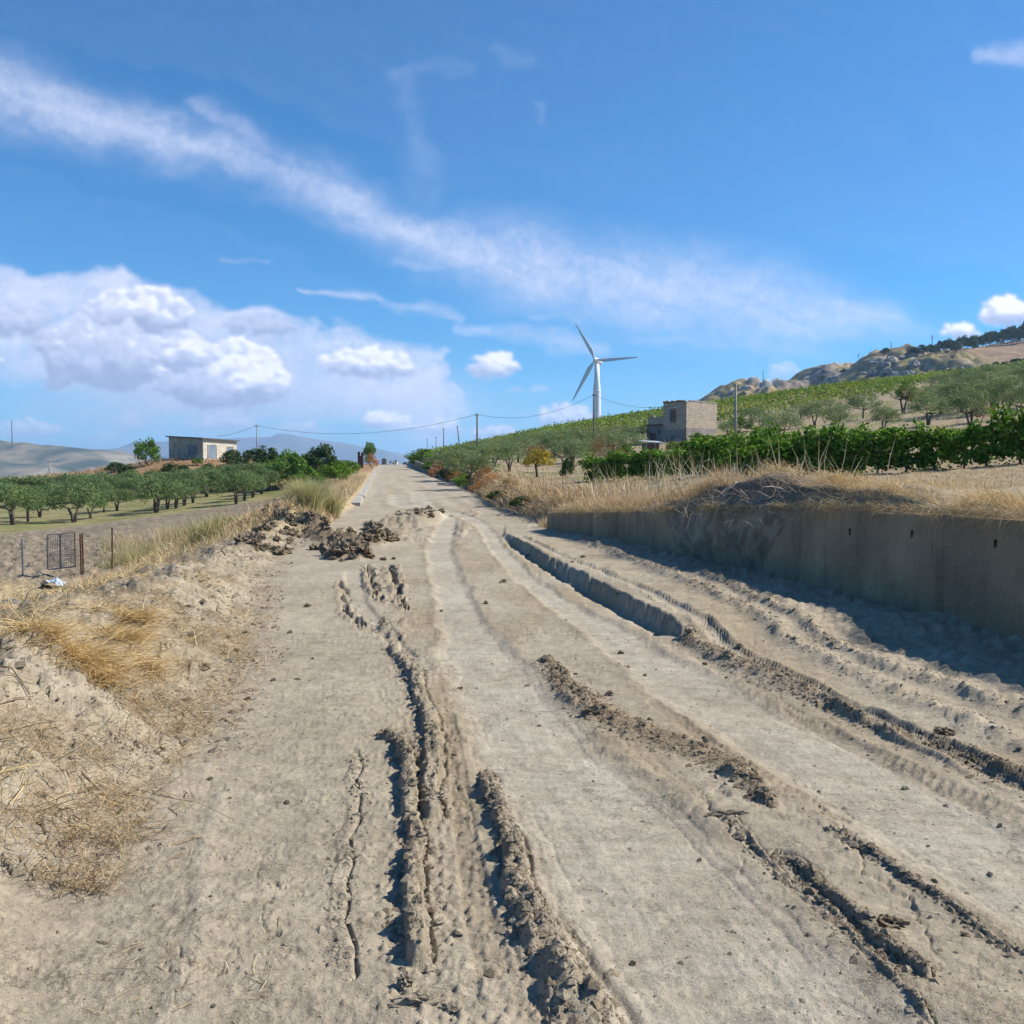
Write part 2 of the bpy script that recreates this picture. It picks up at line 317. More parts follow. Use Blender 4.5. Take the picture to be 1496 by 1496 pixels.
# ------------------------------------------------------------------ object helpers
def tag(o, label=None, cat=None, group=None, kind=None):
    if label: o['label'] = label
    if cat: o['category'] = cat
    if group: o['group'] = group
    if kind: o['kind'] = kind
    return o
def mesh(name, V, Fc, mat, col=None, smooth=False, uv=None):
    V = np.ascontiguousarray(V, np.float32); me = bpy.data.meshes.new(name)
    if isinstance(Fc, np.ndarray): blocks = [Fc]
    else: blocks = [np.array(b) for b in Fc if len(b)]
    nl = sum(b.size for b in blocks); nf = sum(len(b) for b in blocks)
    me.vertices.add(len(V)); me.vertices.foreach_set('co', V.ravel())
    me.loops.add(nl); me.loops.foreach_set('vertex_index', np.concatenate([b.ravel() for b in blocks]).astype(np.int32))
    tot = np.concatenate([np.full(len(b), b.shape[1]) for b in blocks]).astype(np.int32)
    st = np.concatenate([[0], np.cumsum(tot)[:-1]]).astype(np.int32)
    me.polygons.add(nf); me.polygons.foreach_set('loop_start', st); me.polygons.foreach_set('loop_total', tot)
    me.polygons.foreach_set('use_smooth', np.full(nf, bool(smooth)))
    me.update(calc_edges=True)
    if col is not None:
        ca = me.color_attributes.new('tint', 'FLOAT_COLOR', 'POINT')
        c4 = np.ones((len(V), 4), np.float32); c4[:, :3] = col; ca.data.foreach_set('color', c4.ravel())
    if mat: me.materials.append(mat)
    return me
def ob(name, me, parent=None, loc=None, rz=None, sc=None):
    o = bpy.data.objects.new(name, me); COL.objects.link(o)
    if parent: o.parent = parent
    if loc is not None: o.location = [float(v) for v in loc]
    if rz is not None: o.rotation_euler = (0, 0, rz) if not hasattr(rz, '__len__') else rz
    if sc is not None: o.scale = (sc, sc, sc) if not hasattr(sc, '__len__') else sc
    return o
def empty(name, loc, label, cat, group=None, rz=0, sc=1):
    o = ob(name, None, None, loc, rz, sc); o.empty_display_size = .2
    return tag(o, label, cat, group)
class MB:
    def __init__(s): s.v = []; s.q = []; s.t = []; s.n = 0
    def add(s, V, q=(), t=()):
        s.v.append(np.array(V, float).reshape(-1, 3))
        s.q += [[a + s.n for a in f] for f in q]; s.t += [[a + s.n for a in f] for f in t]; s.n += len(s.v[-1]); return s
    def box(s, x0, x1, y0, y1, z0, z1, rz=0, o=(0, 0, 0)):
        V = np.array([(x, y, z) for z in (z0, z1) for y in (y0, y1) for x in (x0, x1)], float)
        c, n = math.cos(rz), math.sin(rz); V = np.stack([V[:, 0] * c - V[:, 1] * n, V[:, 0] * n + V[:, 1] * c, V[:, 2]], 1) + np.array(o)
        return s.add(V, [(0, 2, 3, 1), (4, 5, 7, 6), (0, 1, 5, 4), (2, 6, 7, 3), (0, 4, 6, 2), (1, 3, 7, 5)])
    def tube(s, P, Rd, n=6, cap=True):
        P = np.array(P, float); m = len(P); Rd = np.broadcast_to(np.array(Rd, float), (m,))
        V = []
        for i in range(m):
            d = P[min(i + 1, m - 1)] - P[max(i - 1, 0)]; d /= np.linalg.norm(d) + 1e-9
            a = np.cross(d, [0, 0, 1.]) if abs(d[2]) < .9 else np.cross(d, [1., 0, 0]); a /= np.linalg.norm(a); b = np.cross(d, a)
            for j in range(n):
                th = 6.2832 * j / n; V.append(P[i] + Rd[i] * (math.cos(th) * a + math.sin(th) * b))
        q = [(i * n + j, i * n + (j + 1) % n, (i + 1) * n + (j + 1) % n, (i + 1) * n + j) for i in range(m - 1) for j in range(n)]
        t = []
        if cap:
            V += [P[0], P[-1]]; a, b = m * n, m * n + 1
            t = [(a, (j + 1) % n, j) for j in range(n)] + [(b, (m - 1) * n + j, (m - 1) * n + (j + 1) % n) for j in range(n)]
        return s.add(V, q, t)
    def build(s, name, mat, parent=None, smooth=False, **k):
        return ob(name, mesh(name, np.concatenate(s.v), [s.q, s.t], mat, smooth=smooth), parent, **k)

# ------------------------------------------------------------------ materials
def mat(name): 
    m = bpy.data.materials.new(name); m.use_nodes = True; nt = m.node_tree; nt.nodes.clear()
    out = nt.nodes.new('ShaderNodeOutputMaterial'); b = nt.nodes.new('ShaderNodeBsdfPrincipled'); nt.links.new(b.outputs[0], out.inputs[0])
    b.inputs['Roughness'].default_value = .9; b.inputs['Specular IOR Level'].default_value = .15
    return m, nt, b
def N(nt, ty, **k):
    n = nt.nodes.new(ty)
    for a, v in k.items(): setattr(n, a, v)
    return n
def noise(nt, co, scale, detail=4, rough=.6, dist=0):
    n = N(nt, 'ShaderNodeTexNoise'); n.inputs['Scale'].default_value = scale; n.inputs['Detail'].default_value = detail
    n.inputs['Roughness'].default_value = rough; n.inputs['Distortion'].default_value = dist; nt.links.new(co, n.inputs['Vector']); return n
def ramp(nt, fac, stops):
    r = N(nt, 'ShaderNodeValToRGB'); nt.links.new(fac, r.inputs[0]); e = r.color_ramp.elements
    while len(e) < len(stops): e.new(.5)
    for i, (p, c) in enumerate(stops): e[i].position = p; e[i].color = (*c, 1) if len(c) == 3 else c
    return r
def mix(nt, a, b, fac, bt='MIX'):
    m = N(nt, 'ShaderNodeMix', data_type='RGBA', blend_type=bt)
    for s, v in ((0, fac), (6, a), (7, b)):
        if hasattr(v, 'is_linked') or hasattr(v, 'links'): nt.links.new(v, m.inputs[s])
        else: m.inputs[s].default_value = v if s == 0 else (*v, 1)
    return m.outputs[2]
def math_(nt, op, a, b=0.):
    m = N(nt, 'ShaderNodeMath', operation=op)
    for i, v in enumerate((a, b)):
        if hasattr(v, 'links'): nt.links.new(v, m.inputs[i])
        else: m.inputs[i].default_value = v
    return m.outputs[0]
def ground_mat(name, s1=9, s2=45, s3=170, bump=.6, amp=.3, blotch=.35):
    m, nt, b = mat(name); g = N(nt, 'ShaderNodeNewGeometry').outputs['Position']
    at_ = N(nt, 'ShaderNodeAttribute', attribute_name='tint').outputs['Color']
    a1 = noise(nt, g, s1, 6, .7); a2 = noise(nt, g, s2, 5, .75); a3 = noise(nt, g, s3, 3, .7); a0 = noise(nt, g, .55, 5, .6)
    k1 = ramp(nt, a1.outputs[0], [(.3, (1 - amp,) * 3), (.7, (1 + amp * .6,) * 3)])
    k2 = ramp(nt, a2.outputs[0], [(.3, (1 - amp,) * 3), (.55, (1, 1, 1)), (.75, (1 + amp * .5,) * 3)])
    k0 = ramp(nt, a0.outputs[0], [(.3, (1 - blotch, 1 - blotch * 1.1, 1 - blotch * 1.25)), (.65, (1.08, 1.08, 1.08))])
    c = mix(nt, at_, k1.outputs[0], 1., 'MULTIPLY'); c = mix(nt, c, k2.outputs[0], 1., 'MULTIPLY'); c = mix(nt, c, k0.outputs[0], 1., 'MULTIPLY')
    nt.links.new(c, b.inputs['Base Color'])
    hh = math_(nt, 'ADD', math_(nt, 'MULTIPLY', a1.outputs[0], .009), math_(nt, 'ADD', math_(nt, 'MULTIPLY', a2.outputs[0], .0075), math_(nt, 'MULTIPLY', a3.outputs[0], .0035)))
    if name == 'mud':                                     # fine shrinkage cracks and bits of debris
        ds = N(nt, 'ShaderNodeVectorMath', operation='ADD'); nv = N(nt, 'ShaderNodeVectorMath', operation='SCALE'); nv.inputs['Scale'].default_value = .22; nt.links.new(a1.outputs['Color'], nv.inputs[0]); nt.links.new(g, ds.inputs[0]); nt.links.new(nv.outputs[0], ds.inputs[1])
        for sc_, wd, dp in ((5.5, .02, .006), (21, .04, .003)):
            vo = N(nt, 'ShaderNodeTexVoronoi', feature='DISTANCE_TO_EDGE'); vo.inputs['Scale'].default_value = sc_; nt.links.new(ds.outputs[0], vo.inputs['Vector'])
            r_ = ramp(nt, vo.outputs[0], [(0, (1, 1, 1)), (wd, (0, 0, 0))]); mk = ramp(nt, noise(nt, g, sc_ * .22, 3).outputs[0], [(.52, (0, 0, 0)), (.66, (1, 1, 1))])
            hh = math_(nt, 'SUBTRACT', hh, math_(nt, 'MULTIPLY', math_(nt, 'MULTIPLY', r_.outputs[0], mk.outputs[0]), dp))
        dbn = noise(nt, g, 62, 3, .55); db = ramp(nt, dbn.outputs[0], [(.66, (0, 0, 0)), (.70, (1, 1, 1))]); c4 = mix(nt, c, (.17, .125, .075), math_(nt, 'MULTIPLY', db.outputs[0], .75)); nt.links.new(c4, b.inputs['Base Color'])
    bp = N(nt, 'ShaderNodeBump'); bp.inputs['Strength'].default_value = bump; bp.inputs['Distance'].default_value = 1.; nt.links.new(hh, bp.inputs['Height']); nt.links.new(bp.outputs[0], b.inputs['Normal'])
    b.inputs['Roughness'].default_value = .95; b.inputs['Specular IOR Level'].default_value = .08
    return m
M_ground = ground_mat('mud', 9, 45, 170, 1.0, .24, .14)
M_field = ground_mat('field_soil', 3, 14, 60, .8, .3, .25)
M_hill = ground_mat('hill_soil', .15, .9, 5, .5, .35, .1)
def leaf_mat(name, base, vr=.35, trans=.25, hue=(1.25, 1.12, .6)):
    m, nt, b = mat(name)
    at_ = N(nt, 'ShaderNodeAttribute', attribute_name='tint').outputs['Color']
    oi = N(nt, 'ShaderNodeObjectInfo'); g = N(nt, 'ShaderNodeNewGeometry')
    c = mix(nt, (base[0], base[1], base[2]), at_, 1., 'MULTIPLY')
    c2 = mix(nt, c, (hue[0], hue[1], hue[2]), 1., 'MULTIPLY')
    c = mix(nt, c, c2, math_(nt, 'MULTIPLY', oi.outputs['Random'], vr * 2))
    nz = noise(nt, g.outputs['Position'], 2.3, 3); c3 = mix(nt, c, c2, ramp(nt, nz.outputs[0], [(.4, (0, 0, 0)), (.7, (1, 1, 1))]).outputs[0])
    nt.links.new(c3, b.inputs['Base Color']); b.inputs['Roughness'].default_value = .7; b.inputs['Specular IOR Level'].default_value = .15
    tr = N(nt, 'ShaderNodeBsdfTranslucent'); nt.links.new(c2, tr.inputs[0]); mx = N(nt, 'ShaderNodeMixShader'); mx.inputs[0].default_value = trans
    out = [n for n in nt.nodes if n.type == 'OUTPUT_MATERIAL'][0]
    nt.links.new(b.outputs[0], mx.inputs[1]); nt.links.new(tr.outputs[0], mx.inputs[2]); nt.links.new(mx.outputs[0], out.inputs[0]); return m
M_oliveg = leaf_mat('green_olive_leaf', (.14, .215, .095), .35, .36, (1.1, 1.05, .8))
M_olive = leaf_mat('olive_leaf', (.175, .25, .12), .35, .3, (1.1, 1.05, .8))
M_green = leaf_mat('green_leaf', (.095, .195, .034), .45, .36)
M_vine = leaf_mat('vine_leaf', (.085, .19, .025), .4, .35)
M_yvine = leaf_mat('hill_vine_leaf', (.15, .235, .035), .4, .3)
M_dark = leaf_mat('dark_leaf', (.045, .09, .026), .3, .15)
M_yellow = leaf_mat('yellow_leaf', (.30, .27, .05), .3, .3)
M_dead = leaf_mat('dead_leaf', (.20, .125, .07), .3, .15)
M_rust = leaf_mat('orange_dry_leaf', (.33, .17, .07), .3, .2)
M_straw = leaf_mat('straw', (1, 1, 1), .1, .25, (1.05, .98, .85))
def simple(name, colr, rough=.85, scale=8, amp=.25, bump=.02, spec=.2, metal=0, dark=None):
    m, nt, b = mat(name); tc = N(nt, 'ShaderNodeTexCoord').outputs['Object']
    a = noise(nt, tc, scale, 6, .65); a2 = noise(nt, tc, scale * 6, 4, .6)
    d = dark or tuple(c * (1 - amp) for c in colr)
    c = ramp(nt, a.outputs[0], [(.35, d), (.6, colr)]).outputs[0]
    c = mix(nt, c, ramp(nt, a2.outputs[0], [(.3, (1 - amp,) * 3), (.6, (1, 1, 1))]).outputs[0], 1., 'MULTIPLY')
    nt.links.new(c, b.inputs['Base Color']); b.inputs['Roughness'].default_value = rough; b.inputs['Specular IOR Level'].default_value = spec; b.inputs['Metallic'].default_value = metal
    bp = N(nt, 'ShaderNodeBump'); bp.inputs['Distance'].default_value = bump; bp.inputs['Strength'].default_value = .8; nt.links.new(a2.outputs[0], bp.inputs['Height']); nt.links.new(bp.outputs[0], b.inputs['Normal'])
    return m
M_bark = simple('bark', (.17, .135, .10), .95, 6, .45)
M_twig = simple('dry_wood', (.30, .22, .15), .95, 9, .4)
M_clod = simple('clod_mud', (.25, .20, .138), .97, 3, .25, .004, .05)
M_paleclod = simple('dry_clod_mud', (.36, .305, .225), .97, 3, .2, .004, .05)
M_rock = simple('limestone', (.42, .40, .37), .95, .35, .45, .4, .1)
M_conc = simple('concrete', (.46, .43, .37), .9, 2, .3)
M_pole = simple('weathered_pole', (.22, .20, .18), .9, 3, .3)
M_polec = simple('concrete_pole', (.36, .34, .31), .9, 3, .3)
M_white = simple('turbine_paint', (.78, .79, .80), .45, .3, .06, .001, .4)
M_blade = simple('blade_paint', (.60, .63, .66), .45, .3, .06, .001, .4)
M_wire = simple('wire', (.06, .06, .065), .6)
M_rusty = simple('rusty_steel', (.16, .085, .05), .85, 12, .5)
M_steel = simple('grey_steel', (.25, .26, .27), .6, 12, .3, .005, .4, .3)
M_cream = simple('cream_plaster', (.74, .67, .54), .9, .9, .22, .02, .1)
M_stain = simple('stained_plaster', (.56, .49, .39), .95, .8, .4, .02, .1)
M_roofg = simple('roof_sheet', (.17, .17, .18), .8, 2, .3)
M_door = simple('blue_grey_door', (.27, .34, .42), .7, 2, .15)
M_hole = simple('dark_hole', (.03, .025, .02))
M_win = simple('dark_window', (.05, .065, .10), .3, 2, .2, .002, .5)
M_shut = simple('red_brown_shutter', (.17, .10, .085), .8, 3, .3)
M_block = simple('tuff_block', (.46, .40, .33), .95, 1.2, .28, .03, .05)
M_grey = simple('grey_render', (.30, .285, .27), .95, .7, .35, .02, .05)
M_tile = simple('clay_tile', (.19, .13, .10), .9, 5, .4)
M_tin = simple('tin_sheet', (.52, .52, .52), .5, 3, .25, .01, .4, .2)
M_plastic = simple('pale_plastic', (.45, .53, .62), .5, 5, .15, .01, .4)
M_sack = simple('pale_stone', (.52, .48, .42), .9, 6, .3)

# retaining wall: stained with downward streaks
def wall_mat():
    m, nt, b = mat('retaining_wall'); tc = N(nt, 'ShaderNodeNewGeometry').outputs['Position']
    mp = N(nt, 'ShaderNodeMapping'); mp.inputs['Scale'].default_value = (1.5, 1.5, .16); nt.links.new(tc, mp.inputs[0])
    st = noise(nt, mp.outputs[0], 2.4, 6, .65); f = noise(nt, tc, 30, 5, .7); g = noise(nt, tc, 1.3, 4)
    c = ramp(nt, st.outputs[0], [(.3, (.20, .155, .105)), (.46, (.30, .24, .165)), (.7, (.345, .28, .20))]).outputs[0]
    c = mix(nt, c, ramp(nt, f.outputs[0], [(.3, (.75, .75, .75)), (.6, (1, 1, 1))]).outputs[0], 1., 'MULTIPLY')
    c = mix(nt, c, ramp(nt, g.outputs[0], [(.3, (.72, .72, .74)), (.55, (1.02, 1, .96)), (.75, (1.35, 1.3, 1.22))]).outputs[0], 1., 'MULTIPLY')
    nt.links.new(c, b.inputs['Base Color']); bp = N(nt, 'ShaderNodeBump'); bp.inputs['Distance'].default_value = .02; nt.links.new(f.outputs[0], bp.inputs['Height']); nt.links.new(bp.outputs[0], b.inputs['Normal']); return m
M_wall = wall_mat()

# ------------------------------------------------------------------ the ground as one continuous sheet, cut into its regions
C_dust = np.array([.375, .324, .242]); C_pale = np.array([.42, .378, .30]); C_brown = np.array([.205, .155, .10]); C_ochre = np.array([.33, .27, .18])
C_strawg = np.array([.37, .30, .19]); C_plough = np.array([.235, .195, .145]); C_orch = np.array([.27, .245, .12]); C_hillg = np.array([.34, .27, .175])
def ground_colour(M, X, Y, z):
    k = lambda m: m[:, None]
    px, t = M['px'], M['t']; n = M['n1']; n2 = M['n2']
    c = np.tile(C_dust, (len(X), 1)) * k(1 + .06 * n)
    c = lerp(c, C_pale, k(np.clip(M['pale'] * (.80 + .3 * n2 + .25 * n), 0, 1)))
    far = ss(35, 70, Y) * M['road']; c = lerp(c, C_pale * .97, k(.7 * far * ss(-.6, .4, gn(t * 1.6, Y * .05, 99) + .2)))
    yel = M['road'] * (1 - M['pale']) * ss(-.1, .5, gn(X * 1.2, Y * .45, 101)) * ss(-2.6, -2.2, t) * (1 - ss(1, 1.6, t)); c = lerp(c, C_ochre, k(.62 * yel))
    c = lerp(c, C_brown, k(np.clip(M['brown'], 0, 1.2) * .85))
    off = 1 - M['road']; lf = (t < 0)
    c = lerp(c, C_strawg * k(1 + .1 * n), k(np.where(lf, M['bank'] * ss(-.2, .8, n + .3 * n2) * .35, 0)))
    c = lerp(c, np.array([.235, .185, .125]), k(np.where(lf, M['bank'] * ss(-.15, .45, gn(X * 1.6, Y * 1.2, 147) + .4 * n2) * .75 * (Y < 30), 0)))
    low = ss(5.8, 7.5, -t) * off * (1 - ss(24, 30, Y)); c = lerp(c, np.array([.40, .29, .155]), k(low * .8)); c = lerp(c, np.array([.16, .09, .055]), k(low * ss(-.1, .3, gn(X * .5, Y * .5, 103)) * .7 * (Y > 16)))
    c = lerp(c, np.array([.42, .33, .19]) * k(1 + .15 * n2), k(off * lf * ss(20, 28, Y) * (1 - M['plough']) * (Y < 60))); c = lerp(c, C_strawg * np.array([1, .95, .8]), k(off * lf * ss(45, 60, Y) * (1 - M['plough'])))
    c = lerp(c, C_plough * k(.8 + .35 * M['gh']), k(M['plough'] * .95))
    orch = lf * off * ss(8, 12, -t) * (1 - M['plough']) * ss(50, 66, Y)
    c = lerp(c, C_orch * k(1 + .2 * n), k(orch)); gr = np.array([.15, .18, .05]); c = lerp(c, gr, k(orch * .55 * ss(-.1, .5, gn(X * .22, Y * .12, 105))))
    md = lf * off * ss(123, 132, Y) * (1 - ss(300, 500, Y)); c = lerp(c, np.array([.34, .22, .125]) * k(1 + .35 * n), k(md * .9)); c = lerp(c, np.array([.22, .10, .05]), k(md * ss(.1, .5, gn(X * .15, Y * .2, 107)) * .35))
    rg = (~lf) * off
    c = lerp(c, C_hillg * k(1 + .12 * n), k(rg * ss(3, 8, X - wallx(np.minimum(Y, 24)) + (Y > 26) * 8) * .9))
    c = lerp(c, C_strawg * k(1 + .15 * n2), k(rg * (Y < 34) * .6)); c = lerp(c, gr * 1.15, k(rg * ss(40, 55, Y) * ss(.05, .45, gn(X * .18, Y * .13, 109) + .12 * (Y < 85)) * .55))
    soil = rg * np.exp(-((Y - 14.5) / 2.6) ** 2 - ((X - wallx(Y) - .3) / .9) ** 2); c = lerp(c, np.array([.20, .175, .145]), k(np.clip(soil * 1.3, 0, 1)))
    c = lerp(c, np.array([.16, .17, .11]), k(ss(260, 500, Y) * off * .8))
    return np.clip(c, .02, .8)
def grid(ucols, yrows):
    Y, U = np.meshgrid(yrows, ucols, indexing='ij'); X = U * Y
    return X, Y
def gfaces(r, c):
    i = np.arange(r * c).reshape(r, c)
    return np.stack([i[:-1, :-1].ravel(), i[:-1, 1:].ravel(), i[1:, 1:].ravel(), i[1:, :-1].ravel()], 1)
def region_split(name_fn, X, Y, Z, C, Fq, regs, offset=None):
    V = np.stack([X.ravel(), Y.ravel(), Z.ravel()], 1)
    cx = X.ravel()[Fq].mean(1); cy = Y.ravel()[Fq].mean(1); rid = name_fn(cx, cy)
    for i, (nm, mt) in enumerate(regs):
        f = Fq[rid == i]
        if not len(f): continue
        used, inv = np.unique(f.ravel(), return_inverse=True)
        tag(ob(nm, mesh(nm, V[used], inv.reshape(-1, 4), mt, C[used], True)), kind='structure')
def reg(cx, cy):
    t = cx - xc(cy); foot = np.interp(cy, [0, 5, 8, 10.7, 14, 20, 30, 45], [-3.55, -3.7, -3.7, -4.0, -4.3, -4.6, -4.2, -3.75])
    right = np.where(cy < WALL_END, cx > wallx(cy) + .05, t > 3.9)
    r = np.zeros(cx.shape, int); r[right] = 4; lf = t < foot - .1; r[lf] = 1
    fy = 62 + np.maximum(748 + F * cx / np.maximum(cy, 1), 0) * .10
    r[lf & (t < -10) & (cy > 12)] = 2; r[lf & (t < -10) & (cy > fy)] = 3; r[(cy > 123) & lf] = 5; r[cy > 420] = 6; r[(cy > 330) & ~lf & ~right] = 6
    return r
REGS = [('dirt_road', M_ground), ('road_bank', M_ground), ('ploughed_field', M_field), ('orchard_ground', M_field), ('hillside', M_ground), ('knoll', M_field), ('far_land', M_hill)]
ua = np.concatenate([-np.geomspace(4, .6, 34), np.linspace(-.582, .582, 800), np.geomspace(.6, 4, 34)])
ys = [1.25]
while ys[-1] < 60:
    y = ys[-1]; ys.append(y + min(.24, max(.012, y * y / 1530 * 1.5)))
X, Y = grid(ua, np.array(ys)); Zf, MK = terrain(X, Y)
Cn = ground_colour(MK, X.ravel(), Y.ravel(), Zf.ravel())
region_split(reg, X, Y, Zf, Cn, gfaces(*X.shape), REGS)
yf = np.concatenate([np.arange(ys[-1] - 2.5, 150, .8), np.arange(150, 300, 1.8), np.geomspace(302, 20000, 60)])
uf = np.concatenate([-np.geomspace(4, .6, 26), np.linspace(-.58, .58, 330), np.geomspace(.6, 4, 26)])
X, Y = grid(uf, yf); Zf, MK = terrain(X, Y); Zf = Zf - .06 * (Y < ys[-1] + .4)
region_split(reg, X, Y, Zf, ground_colour(MK, X.ravel(), Y.ravel(), Zf.ravel()), gfaces(*X.shape), REGS)
# the land behind and beside the viewer
xb = np.concatenate([-np.geomspace(400, 6, 25), np.arange(-5.8, 8, .2), np.geomspace(8.2, 400, 25)]); yb = np.concatenate([-np.geomspace(300, 3, 16), np.arange(-2.8, 1.5, .2)])
Yb, Xb = np.meshgrid(yb, xb, indexing='ij'); Ye = np.maximum(Yb, 1.0)
Zb, MK = terrain(Xb - 0, Ye); Zb = np.where(Yb < 1.0, Zb, Zb); Zb = Zb - .03 * (Yb > 1.1)
region_split(lambda cx, cy: np.where(cx > wallx(cy), 1, np.where(cx < -4, 1, 0)), Xb, Yb, Zb, ground_colour(MK, Xb.ravel(), Ye.ravel(), Zb.ravel()), gfaces(*Xb.shape), [('dirt_road', M_ground), ('road_bank', M_field)])

# ------------------------------------------------------------------ far hills and mountains
RIDGES = []; ROCKM = [0]
def ridge(name, prof, Yr, depth, base, mt, colf, nx=260, ny=70, amp=.1, seed=0, back=1.0, nsc=1.):
    pk = [p[0] for p in prof]; ph = [CAMZ + (HOR - p[1]) / F * Yr for p in prof]
    px = np.linspace(pk[0], pk[-1], nx); v = np.linspace(-1, back, ny)
    Vv, Px = np.meshgrid(v, px, indexing='ij'); Yv = Yr + Vv * depth; Xv = (Px - 748) / F * Yr * (1 + 0 * Yv)
    top = np.interp(Px, pk, ph) - base
    sh = np.where(Vv < 0, ss(-1, 0, Vv) ** .85, 1 - .8 * ss(0, 1, Vv))
    rel = fbm(Xv / depth * 3 * nsc, Yv / depth * 3 * nsc, seed, 6, .52); rid = 1 - np.abs(fbm(Xv / depth * 2.2 * nsc, Yv / depth * 1.4 * nsc, seed + 5, 5, .5))
    taper = 1 - .75 * np.exp(-(Vv / .13) ** 2)
    soft = 1 - .85 * ss(1320, 1350, Px) if name == 'rocky_hill' else 1.
    Zv = base + top * sh * (1 + soft * amp * (rid - .7) * taper * 1.2) + soft * amp * top * .25 * rel * (taper * .8 + .2)
    if 'rocky' in name:
        k1, k2, kh = wor(Xv / 26, Yv / 34, seed + 9); k3, k4, kh2 = wor(Xv / 10, Yv / 14, seed + 19); RM = np.maximum(ss(.72, .85, kh) * ss(0, .25, k2 - k1), ss(.74, .86, kh2) * ss(0, .2, k4 - k3)) * ss(-.2, .35, fbm(Xv / 60, Yv / 80, seed + 31, 2)); ROCKM[0] = RM * (soft > .5)
        Zv = Zv + soft * ss(0, .3, sh) * taper * (4.5 * ss(.7, .85, kh) * ss(0, .22, k2 - k1) * kh + 2.6 * ss(.72, .86, kh2) * ss(0, .2, k4 - k3)) * RM.clip(.15, 1) + 1.3 * fbm(Xv / 7, Yv / 9, seed + 29, 4) * taper * soft
    V = np.stack([Xv.ravel(), Yv.ravel(), Zv.ravel()], 1)
    RIDGES.append((name, V, gfaces(ny, nx)))
    gy, gx = np.gradient(Zv); sl = np.hypot(gy / (depth * (1 + back) / ny), gx / ((pk[-1] - pk[0]) / F * Yr / nx))
    return tag(ob(name, mesh(name, V, gfaces(ny, nx), mt, colf(Px, Vv, Zv, sl, Xv, Yv).reshape(-1, 3), True)), kind='structure')
def c_mtn(Px, V, Z, sl, X, Y):
    n = fbm(X / 900, Y / 900, 3, 4); a = np.array([.20, .18, .13]); b = np.array([.12, .13, .08]); return lerp(a, b, ss(-.3, .4, n)[..., None])
ridge('mountain', [(-1200, 640), (-600, 655), (0, 662), (180, 656), (235, 648), (300, 645), (380, 641), (410, 639), (440, 641), (500, 650), (560, 660), (600, 668), (680, 676), (800, 680), (1300, 680), (2600, 670)], 9500, 2600, -62, M_hill, c_mtn, 420, 60, .35, 11)
def c_hill(Px, V, Z, sl, X, Y):
    n = fbm(X / 120, Y / 260, 7, 5); d1, d2, hh = wor(X / 80, Y / 170, 9)
    c = lerp(np.array([.24, .20, .13]), np.array([.055, .075, .04]), ss(-.2, .5, n)[..., None]); c = lerp(c, np.array([.42, .37, .26]), (ss(.8, .95, hh) * .45)[..., None]); c = lerp(c, np.array([.07, .09, .05]), (ss(.2, .6, fbm(X / 36, Y / 70, 13, 3)) * .85)[..., None]); return c
ridge('valley_hill', [(-1100, 600), (-500, 625), (-150, 640), (0, 645), (15, 646), (45, 655), (60, 652), (110, 656), (150, 661), (185, 669), (230, 683), (300, 700), (420, 720)], 2900, 1100, -62, M_hill, c_hill, 260, 80, .35, 17)
def c_rocky(Px, V, Z, sl, X, Y):
    n = fbm(X / 22, Y / 22, 21, 5); c = lerp(np.array([.36, .265, .14]), np.array([.22, .20, .09]), ss(-.3, .4, n)[..., None])
    c = lerp(c, np.array([.46, .43, .385]) * (1 + .18 * n[..., None]), np.clip(ROCKM[0] * .9 + ss(1.2, 1.8, sl * (1 + .5 * n)) * .6, 0, .92)[..., None])
    c = lerp(c, np.array([.07, .085, .04]), (ss(.35, .6, fbm(X / 9, Y / 9, 23, 3)) * .75)[..., None])
    br = ss(1325, 1370, Px + 12 * n) * ss(-.62, -.5, V); c = lerp(c, np.array([.33, .235, .155]) * (1 + .12 * n[..., None]), br[..., None] * .95); return c
def c_rocky2(Px, V, Z, sl, X, Y):
    c = c_rocky(Px * 0 + 1000, V, Z, sl, X, Y); br = ss(1090, 1115, Px) * (1 - ss(1175, 1195, Px)) * ss(-.7, -.4, V) * (1 - ss(-.16, -.05, V)); return lerp(c, np.array([.27, .22, .175]), br[..., None] * .9)
ridge('rocky_hill', [(1140, 640), (1165, 600), (1185, 580), (1215, 560), (1232, 549), (1250, 532), (1268, 524), (1285, 513), (1295, 510), (1312, 513), (1325, 520), (1345, 517), (1400, 512), (1450, 504), (1496, 499), (1600, 488), (1900, 460), (2600, 430)], 620, 260, 12, M_hill, c_rocky, 520, 150, .16, 27, .6, 2.2)
ridge('rocky_hill', [(960, 640), (1000, 600), (1022, 586), (1040, 575), (1062, 562), (1080, 555), (1095, 558), (1110, 563), (1130, 562), (1148, 559), (1160, 549), (1175, 541), (1200, 540), (1232, 537), (1260, 530), (1300, 520), (1600, 520)], 830, 260, 12, M_hill, c_rocky2, 330, 120, .16, 37, .6, 2.2)

# ------------------------------------------------------------------ haze
hz_b = MB().box(-14000, 14000, -2000, 14500, -64, 365); me = mesh('haze', np.concatenate(hz_b.v), [hz_b.q], None)
hm = bpy.data.materials.new('haze_air'); hm.use_nodes = True; hn = hm.node_tree; hn.nodes.clear(); pv = hn.nodes.new('ShaderNodeVolumePrincipled'); ho = hn.nodes.new('ShaderNodeOutputMaterial')
pv.inputs['Color'].default_value = (.42, .64, 1, 1); pv.inputs['Density'].default_value = .00012; pv.inputs['Anisotropy'].default_value = .2; hn.links.new(pv.outputs[0], ho.inputs['Volume'])
me.materials.append(hm); tag(ob('haze', me), kind='stuff')

